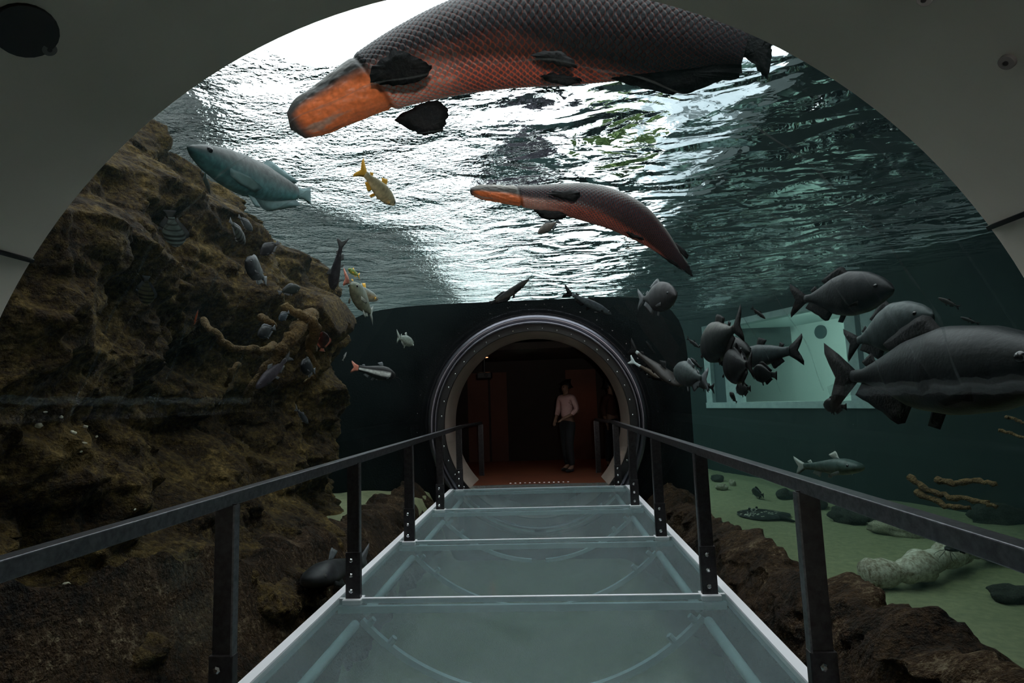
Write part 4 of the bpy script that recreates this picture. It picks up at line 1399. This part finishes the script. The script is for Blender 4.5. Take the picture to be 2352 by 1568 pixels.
# ------------------------------------------------------------------ centre fish
fish('arowana', 'slim dark fish curving up to the surface above the ring', 'fish', at_y(1214, 640, 7.7), at_y(1140, 698, 8.1), 'arowana',
     dict(back=(.03, .03, .03), belly=(.07, .06, .05)), bend=-0.35, deep=1.2)
fish('catfish', 'slate grey catfish gliding above the flange ring', 'fish', at_y(1404, 722, 7.6), at_y(1296, 668, 7.2), 'slender',
     dict(back=(.055, .065, .075), belly=(.10, .12, .13)), deep=0.8)
fish('pacu', 'pale brown fish behind the smaller arapaima', 'fish', at_y(1236, 535, 6.2), at_y(1286, 505, 6.4), 'pacu',
     dict(back=(.15, .12, .10), belly=(.2, .15, .12)), deep=0.7, fincol=greyf)
fish('pacu', 'faint mauve grey pacu right of the flange ring top', 'fish', out(1552, 678, 1.1), out(1466, 688, 1.1), 'pacu',
     dict(back=(.045, .042, .045), belly=(.035, .033, .035)), fincol=greyf, deep=0.85)

# ------------------------------------------------------------------ right side fish
rfish = fish


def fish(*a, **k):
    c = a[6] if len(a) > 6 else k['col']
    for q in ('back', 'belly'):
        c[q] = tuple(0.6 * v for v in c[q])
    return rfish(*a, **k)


pc = dict(back=(.03, .036, .04), belly=(.012, .015, .016))
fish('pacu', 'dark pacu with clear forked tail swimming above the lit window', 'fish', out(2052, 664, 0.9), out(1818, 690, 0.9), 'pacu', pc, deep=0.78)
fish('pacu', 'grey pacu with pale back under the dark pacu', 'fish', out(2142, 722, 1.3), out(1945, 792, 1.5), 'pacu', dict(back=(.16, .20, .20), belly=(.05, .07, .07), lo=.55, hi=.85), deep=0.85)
fish('pacu', 'massive dark pacu with lit grey back cut off by the tunnel lining', 'fish', out(2490, 836, 0.40), out(1905, 868, 0.6), 'pacu', dict(back=(.035, .043, .046), belly=(.006, .007, .008), lo=.45, hi=.9), deep=0.60)  # paler back paints light falling on it from above
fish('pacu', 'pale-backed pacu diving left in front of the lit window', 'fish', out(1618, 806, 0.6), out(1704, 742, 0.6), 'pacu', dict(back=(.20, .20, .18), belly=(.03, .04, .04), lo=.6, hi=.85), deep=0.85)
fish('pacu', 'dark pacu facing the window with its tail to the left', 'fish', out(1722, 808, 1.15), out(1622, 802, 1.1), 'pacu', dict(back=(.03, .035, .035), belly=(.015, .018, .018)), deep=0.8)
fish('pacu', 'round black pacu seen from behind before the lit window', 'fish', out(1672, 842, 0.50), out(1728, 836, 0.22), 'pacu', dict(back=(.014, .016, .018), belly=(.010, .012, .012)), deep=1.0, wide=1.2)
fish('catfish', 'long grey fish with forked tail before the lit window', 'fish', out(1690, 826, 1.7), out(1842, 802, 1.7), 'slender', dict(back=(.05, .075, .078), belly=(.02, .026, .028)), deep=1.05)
for hx, hy, tx, ty, lab, kd in ((1730, 856, 1784, 862, 'small black cichlid with spiky fins under the long grey fish', 'cichlid'),
                                (1692, 894, 1724, 892, 'tiny dark cichlid low before the lit window', 'cichlid'),
                                (1676, 900, 1692, 924, 'tiny dark cichlid nose up at the window frame', 'cichlid'),
                                (1758, 732, 1726, 706, 'small dark fish above the upper window edge', 'slender'),
                                (1892, 930, 1944, 934, 'small dark fish resting above the window sill', 'cichlid'),
                                (1600, 878, 1640, 892, 'small grey fish beside the window frame', 'slender')):
    fish('cichlid' if kd == 'cichlid' else 'small_fish', lab, 'fish', out(hx, hy, 0.75), out(tx, ty, 0.75), kd, dict(back=(.02, .024, .024), belly=(.03, .034, .03)))
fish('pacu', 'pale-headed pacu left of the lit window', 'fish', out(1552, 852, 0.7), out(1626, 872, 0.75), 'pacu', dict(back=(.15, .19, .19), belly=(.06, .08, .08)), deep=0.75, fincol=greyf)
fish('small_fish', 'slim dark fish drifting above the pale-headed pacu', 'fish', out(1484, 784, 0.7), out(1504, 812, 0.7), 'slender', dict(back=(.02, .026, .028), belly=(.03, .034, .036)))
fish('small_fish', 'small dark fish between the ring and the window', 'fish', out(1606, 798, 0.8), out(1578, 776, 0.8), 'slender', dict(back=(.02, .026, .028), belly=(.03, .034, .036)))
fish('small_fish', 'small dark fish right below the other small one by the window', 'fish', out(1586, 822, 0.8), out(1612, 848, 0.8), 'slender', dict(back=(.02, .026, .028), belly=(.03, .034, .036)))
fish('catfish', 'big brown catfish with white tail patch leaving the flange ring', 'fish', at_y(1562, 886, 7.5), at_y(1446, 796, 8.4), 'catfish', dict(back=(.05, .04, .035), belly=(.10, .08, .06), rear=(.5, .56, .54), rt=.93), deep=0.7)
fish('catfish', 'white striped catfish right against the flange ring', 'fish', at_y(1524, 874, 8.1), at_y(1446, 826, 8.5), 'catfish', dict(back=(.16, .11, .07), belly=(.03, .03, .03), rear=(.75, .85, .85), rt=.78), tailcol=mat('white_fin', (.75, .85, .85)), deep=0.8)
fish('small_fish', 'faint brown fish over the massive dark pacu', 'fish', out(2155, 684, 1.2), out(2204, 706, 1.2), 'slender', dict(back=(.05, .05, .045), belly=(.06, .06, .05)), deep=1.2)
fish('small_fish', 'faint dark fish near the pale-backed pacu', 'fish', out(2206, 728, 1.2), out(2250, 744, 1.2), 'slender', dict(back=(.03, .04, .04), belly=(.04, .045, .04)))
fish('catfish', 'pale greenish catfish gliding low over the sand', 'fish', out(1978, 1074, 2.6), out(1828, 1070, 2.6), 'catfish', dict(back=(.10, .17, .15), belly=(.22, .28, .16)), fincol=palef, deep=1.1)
q = at_z(1728, 1126, SZ + 0.15), at_z(1754, 1138, SZ + 0.13)
fish('small_fish', 'small dark fish resting on the sand near the stingray', 'fish', q[0], q[1], 'cichlid', dict(back=(.02, .025, .02), belly=(.03, .035, .03)), deep=0.8)
q = at_z(2176, 1262, SZ + 0.75), at_z(2245, 1246, SZ + 0.75)
fish('catfish', 'black catfish hovering over the bleached log', 'fish', q[0], q[1], 'catfish', dict(back=(.012, .012, .012), belly=(.015, .015, .015)), deep=0.9, whisk=True)


# ------------------------------------------------------------------ stingray
def stingray():
    c = at_z(1752, 1181, SZ + 0.03)
    h, tl = at_z(1702, 1172, SZ + 0.05), at_z(1830, 1198, SZ + 0.05)
    X = (h - tl)
    X.z = 0
    X.normalize()
    Yv = Vector((-X.y, X.x, 0))
    half = (h - c).length
    root = empty('stingray', c, 'black stingray with white spots resting on the sand', 'stingray')
    nu, nv = 60, 160
    rr = np.linspace(0, 1, nu)
    an = np.linspace(0, 2 * PI, nv, endpoint=False)
    Rr, A = np.meshgrid(rr, an, indexing='ij')
    rim_ = 1 + 0.05 * np.cos(3 * A) + 0.02 * np.sin(17 * A)
    px = Rr * half * 1.05 * np.cos(A) * rim_
    py = Rr * half * 1.10 * np.sin(A) * rim_
    hz = 0.07 * (1 - Rr ** 2) ** 0.8 + 0.04 * np.exp(-((px - half * .35) ** 2 + py ** 2) / (half * .35) ** 2) + 0.008 * Rr * np.sin(5 * A)
    vor = np.zeros_like(px) + 9
    rg = np.random.RandomState(3)
    for _ in range(60):
        a_, r_ = rg.rand() * 2 * PI, math.sqrt(rg.rand()) * 0.93
        vor = np.minimum(vor, np.hypot(px - r_ * half * math.cos(a_), py - r_ * half * 1.05 * math.sin(a_)) / (half * (0.034 + 0.02 * rg.rand())))
    spot = 1 - sstep(0.7, 1.0, vor)
    colr = np.array([.018, .018, .016]) * (1 - spot[..., None]) + np.array([.75, .78, .62]) * spot[..., None]
    P = np.stack([px * X.x + py * Yv.x, px * X.y + py * Yv.y, hz], -1)
    Pb = P.copy()
    Pb[..., 2] = -0.01 * (1 - Rr ** 2)
    n = nu * nv
    V = np.concatenate([P.reshape(-1, 3), Pb.reshape(-1, 3)], 0)
    F = [tuple(q) for q in grid_faces(nu, nv, close_v=True)] + [tuple(q + n) for q in grid_faces(nu, nv, close_v=True, flip=True)]
    for k in range(nv):
        k2 = (k + 1) % nv
        F.append(((nu - 1) * nv + k, n + (nu - 1) * nv + k, n + (nu - 1) * nv + k2, (nu - 1) * nv + k2))
    link('body', mesh(V, F, col=np.concatenate([colr.reshape(-1, 3)] * 2, 0)), M['fish'], root, local=True)
    t0 = -X * half * 0.95
    e = tl - c
    MB().tube([t0 + Vector((0, 0, .02)), t0.lerp(e, .35) + Vector((0, 0, .015)), t0.lerp(e, .7), e], [.06, .045, .028, .012], 10).build('tail', M['fin'], root, local=True, smooth=True)
    for s in (-1, 1):
        p = X * half * .5 + Yv * (s * half * .22)
        eye_at(root, (p.x, p.y, 0.10), 0.028)


stingray()

#SECTION people
# ------------------------------------------------------------------ two visitors in the end room
def skin_mesh(name, pts, edges, radii, material, parent, root_i=0, sub=2):
    me = bpy.data.meshes.new(name)
    me.from_pydata([tuple(p) for p in pts], edges, [])
    o = bpy.data.objects.new(name, me)
    COL.objects.link(o)
    o.parent = parent
    md = o.modifiers.new('skin', 'SKIN')
    md.use_smooth_shade = True
    for i, r in enumerate(radii):
        rx, ry = (r, r) if not hasattr(r, '__len__') else r
        me.skin_vertices[0].data[i].radius = (rx, ry)
        me.skin_vertices[0].data[i].use_root = (i == root_i)
    sb = o.modifiers.new('sub', 'SUBSURF')
    sb.levels = sub
    sb.render_levels = sub
    me.materials.append(material)
    return o


SKIN = mat('skin', (0.22, 0.12, 0.08), rough=0.6)
HAIR = mat('hair', (0.012, 0.010, 0.010), rough=0.5)
TROU = mat('black_cloth', (0.012, 0.012, 0.014), rough=0.9)
PINK = mat('pale_shirt', (0.52, 0.30, 0.28), (0.58, 0.36, 0.33), scale=8, rough=0.85)
DARKS = mat('dark_shirt', (0.06, 0.022, 0.016), rough=0.9)


def person(loc, face, H, shirt, label, arms):
    k = H / 1.72
    root = empty('person', loc, label, 'person')
    root.rotation_euler = (0, 0, face)         # local -Y is the front
    V = lambda *p: Vector(p) * k
    pel, che, nk, hd, ht = V(0, 0, .95), V(0, .01, 1.28), V(0, 0, 1.47), V(0, -.02, 1.58), V(0, -.015, 1.66)
    pts = [pel, V(0, .01, 1.12), che, V(0, .005, 1.40), nk, V(0, -.01, 1.54), hd, ht]
    ed = [(i, i + 1) for i in range(7)]
    rad = [(.13, .10), (.12, .095), (.14, .10), (.10, .075), (.05, .05), (.065, .075), (.078, .092), (.062, .075)]
    rad = [(a * k, b * k) for a, b in rad]
    def chain(start, ps, rs):
        i = start
        for p, r in zip(ps, rs):
            pts.append(p)
            rad.append((r * k, r * k))
            ed.append((i, len(pts) - 1))
            i = len(pts) - 1
        return i
    for s in (-1, 1):
        st = .05 * s
        chain(0, [V(.09 * s, 0, .88), V(.10 * s, -.03 - st, .50), V(.10 * s, .02 - st, .09), V(.10 * s, -.10 - st, .035)], [.085, .058, .042, .038])
    hands = []
    for s in (-1, 1):
        el, wr2 = arms[0 if s < 0 else 1]
        i = chain(3, [V(.17 * s, 0, 1.40), V(*el), V(*wr2)], [.052, .042, .030])
        d = (V(*wr2) - V(*el)).normalized()
        side = Vector((1, 0, 0)).cross(d)
        pm = V(*wr2) + d * .05 * k
        j = chain(i, [pm], [.026])
        for f_ in range(4):
            o_ = Vector((1, 0, 0)) * (f_ - 1.5) * .016 * k
            ln = (.065, .08, .075, .06)[f_] * k
            chain(j, [pm + d * .03 * k + o_, pm + d * (.03 * k + ln * .6) + o_ + side * .008, pm + d * (.03 * k + ln) + o_ + side * .025], [.009, .0085, .007])
        chain(i, [V(*wr2) + d * .03 * k + Vector((-s * .03 * k, 0, 0)), V(*wr2) + d * .07 * k + Vector((-s * .045 * k, 0, 0))], [.011, .009])
    skin_mesh('body', pts, ed, rad, SKIN, root)
    # clothes follow the same joints, a little wider
    sp = [pts[0] + V(0, 0, .03), pts[1], pts[2], pts[3]]
    sr = [(.148, .118), (.142, .112), (.158, .118), (.115, .088)]
    se = [(0, 1), (1, 2), (2, 3)]
    for s in (-1, 1):
        el, wr2 = arms[0 if s < 0 else 1]
        a = len(sp)
        sp += [V(.17 * s, 0, 1.40), V(*el).lerp(V(.17 * s, 0, 1.40), .15), V(*el).lerp(V(*wr2), .55)]
        sr += [(.068, .068), (.058, .058), (.048, .048)]
        se += [(3, a), (a, a + 1), (a + 1, a + 2)]
    skin_mesh('shirt', sp, se, [(a * k, b * k) for a, b in sr], shirt, root)
    tp = [pel + V(0, 0, .06), pel - V(0, 0, .03)]
    tr_ = [(.14, .11), (.14, .112)]
    te = [(0, 1)]
    for s in (-1, 1):
        st = .05 * s
        a = len(tp)
        tp += [V(.09 * s, 0, .84), V(.10 * s, -.03 - st, .50), V(.10 * s, .02 - st, .10)]
        tr_ += [(.10, .10), (.075, .075), (.062, .062)]
        te += [(1, a), (a, a + 1), (a + 1, a + 2)]
    skin_mesh('trousers', tp, te, [(a * k, b * k) for a, b in tr_], TROU, root)
    hp = [V(0, .02, 1.72), V(0, .05, 1.66), V(0, .06, 1.60)]
    skin_mesh('hair', hp, [(0, 1), (1, 2)], [(.072 * k, .078 * k), (.08 * k, .075 * k), (.07 * k, .05 * k)], HAIR, root, 1)
    for s in (-1, 1):
        st = .05 * s
        skin_mesh('shoe', [V(.10 * s, .05 - st, .04), V(.10 * s, -.06 - st, .04), V(.10 * s, -.16 - st, .03)], [(0, 1), (1, 2)], [(.04 * k, .035 * k), (.045 * k, .035 * k), (.035 * k, .025 * k)], TROU, root, 1)
        eye_at(root, V(.03 * s, -.098, 1.605), .009 * k)
    skin_mesh('nose', [V(0, -.095, 1.60), V(0, -.118, 1.565)], [(0, 1)], [.010 * k, .014 * k], SKIN, root, 0, 1)
    skin_mesh('mouth', [V(-.02, -.098, 1.53), V(.02, -.098, 1.53)], [(0, 1)], [.006 * k, .006 * k], DARKS, root, 0, 1)
    return root


p = at_z(1308, 1082, 0.0)
person((p.x, p.y, 0.0), -0.75, 1.68, PINK, 'person in a pale shirt and black trousers standing in the end room',
       (((-.24, .02, 1.13), (-.16, -.16, .98)), ((.25, .03, 1.13), (.12, -.20, 1.02))))
p = at_z(1412, 1076, 0.0)
person((p.x + 0.02, p.y + 0.25, 0.0), 0.9, 1.66, DARKS, 'person in dark clothes half hidden by the doorway edge',
       (((-.24, .05, 1.13), (-.24, -.03, .90)), ((.24, .05, 1.13), (.24, -.03, .90))))

#SECTION outside
# ------------------------------------------------------------------ above the water: cliff, building, overhang, added for the light, and trees
CL = mat('grey_stone', (0.05, 0.055, 0.055), (0.14, 0.145, 0.14), scale=0.5, rough=0.95)
BLD = mat('mauve_facade', (0.075, 0.07, 0.085), (0.10, 0.095, 0.11), scale=0.6, rough=0.9)
DSLAB = mat('dark_slab', (0.02, 0.036, 0.036), (0.03, 0.05, 0.05), scale=0.7, rough=0.9)
LEAF = mat('leaves', (0.05, 0.11, 0.02), (0.13, 0.20, 0.05), scale=1.5, rough=0.6)
BARK = mat('bark', (0.05, 0.035, 0.02), (0.09, 0.06, 0.04), scale=5, rough=0.9)

ny, nz = 90, 40
gy, gv = np.meshgrid(np.linspace(0.6, 12, ny), np.linspace(0, 1, nz), indexing='ij')
hh = np.interp(gy, [0.6, 3, 7, 9.5, 12], [5.5, 6.2, 5.6, 4.4, 1.5]) + 1.6 * fbm(gy * 0.6, 0.5, 0.5, 3, 4)
gx = -4.6 - 1.2 * gv + 0.9 * fbm(gy * 0.5, gv * 3, 2, 4, 14) - 0.06 * (gy - 6) ** 2 * (gy > 6)
gz = 3.4 + hh * gv
co = link('screen', mesh(np.stack([gx, gy, gz], -1).reshape(-1, 3), grid_faces(ny, nz, flip=True)), CL)  # invented rock face that greys the water surface on the left
tag(co, 'grey cliff added to dim the sky above the rock wall', 'screen', kind='structure')


def above(px, py, y, n=1.04):
    """point at distance y seen through the flat water surface"""
    d = ray(px, py)
    h = EYE + d * ((HS - CZ) / d.z)
    st = min(0.9995, n * math.sqrt(1 - d.z ** 2))
    hxy = Vector((d.x, d.y, 0)).normalized()
    d2 = hxy * st + Vector((0, 0, math.sqrt(1 - st * st)))
    return h + d2 * ((y - h.y) / d2.y)


tg = MB().box((-24, 23.8, 3.3), (20, 35, 4.3)).build('terrace', CL)
tag(tg, 'stone terrace beyond the far edge of the pool', 'terrace', kind='structure')
ov = MB().box((3.9, -6, 5.6), (22, 30, 6.1)).build('slab', DSLAB)  # added above the water to keep sky off the right side
tag(ov, 'wide added roof overhang shading the window side of the pool', 'cover', kind='structure')
MB().box((20.0, -6, 3.3), (20.4, 30, 5.6)).build('wall_terrace', DSLAB)['kind'] = 'structure'
rf2 = MB().box((-9, -9, 5.4), (9, 0.3, 5.9)).build('cover_behind', DSLAB)  # unseen, added to block the sky behind the camera
tag(rf2, 'unseen added roof over the tunnel entrance', 'cover', kind='structure')


def tree(x, y, z0, h, r, label, seed, leaf):
    root = empty('tree', (x, y, z0), label, 'tree', 'trees beyond the pool')
    MB().tube([(0, 0, 0), (0.1, 0, h * .4), (-.1, .1, h * .75)], [.16, .12, .06], 10).build('trunk', BARK, root, local=True, smooth=True)
    rg = np.random.RandomState(seed)
    n = 2600
    d = rg.normal(size=(n, 3))
    d /= np.linalg.norm(d, axis=1, keepdims=True)
    c = d * (rg.rand(n, 1) ** 0.5) * np.array([r, r, r * .95]) * (0.75 + 0.35 * fbm(d[:, 0] * 2, d[:, 1] * 2, d[:, 2] * 2, 3, seed))[:, None] + np.array([0, 0, h * .86])
    a = rg.normal(size=(n, 3))
    a /= np.linalg.norm(a, axis=1, keepdims=True)
    b = np.cross(a, rg.normal(size=(n, 3)))
    b /= np.linalg.norm(b, axis=1, keepdims=True)
    s = 0.24 + 0.14 * rg.rand(n, 1)
    V = np.stack([c - a * s, c + b * s * .5, c + a * s, c - b * s * .5], 1).reshape(-1, 3)
    F = np.arange(4 * n).reshape(-1, 4)
    f = link('foliage', mesh(V, F, smooth=False), leaf, root, local=True)
    f['kind'] = 'stuff'


gy, gv = np.meshgrid(np.linspace(0, 1, 70), np.linspace(0, 1, 24), indexing='ij')
hx = -20 + 16.6 * gy
hh = np.interp(gy, [0, .5, .8, 1], [9.5, 7.6, 5.4, 1.5]) + 1.4 * fbm(gy * 9, 0.2, 0.3, 3, 31)
hl = link('backscreen', mesh(np.stack([hx, 24.6 + 3 * gv + 0.6 * fbm(gy * 8, gv * 4, 1, 3, 12), 4.2 + hh * np.sin(gv * PI / 2)], -1).reshape(-1, 3), grid_faces(70, 24)), CL)  # invented slope that darkens the low sky on the left
tag(hl, 'grey hillside added to darken low sky behind the far edge of the pool', 'sky_screen', kind='structure')
FAC = mat('pale_backdrop', (0.42, 0.48, 0.52), (0.52, 0.58, 0.62), scale=0.6, rough=0.9)
bd = empty('backdrop', (10, 29, 4.3), 'pale blue grey building added to tint the sky seen through the water beside the tail of the huge arapaima', 'backdrop')  # invented block giving the water a pale blue grey tone
MB().box((7.2, 28.0, 4.28), (15, 33, 17.5)).build('wall', FAC, bd)
MB().box((7.0, 27.8, 17.5), (15.2, 33.2, 17.9)).build('cover', FAC, bd)
for x in (8.0, 10.2, 12.4):
    for z in (7.0, 10.5, 14.0):
        wv = MB().box((x, 27.95, z), (x + 1.2, 28.02, z + 1.8)).build('window', M['darkframe'], bd)
        MB().box((x + 0.08, 27.93, z + 0.08), (x + 1.12, 27.96, z + 1.72)).build('pane', M['pane'], wv)
DLEAF = mat('backlit_leaves', (0.035, 0.030, 0.045), (0.07, 0.06, 0.08), scale=1.5, rough=0.7)  # backlit crown: its shade is put into the leaf colour
for (px, py, r, y, lab, lf, sd) in ((1205, 335, 2.9, 25.5, 'tree with backlit leaves coloured dark purple seen through the water above the smaller arapaima', DLEAF, 5),
                                    (1425, 270, 2.0, 25.0, 'light green tree seen through the water behind the anal fin of the huge arapaima', LEAF, 3)):
    c = above(px, py, y)
    tree(c.x, c.y, 4.28, (c.z - 4.28) / 0.86, r, lab, sd, lf)
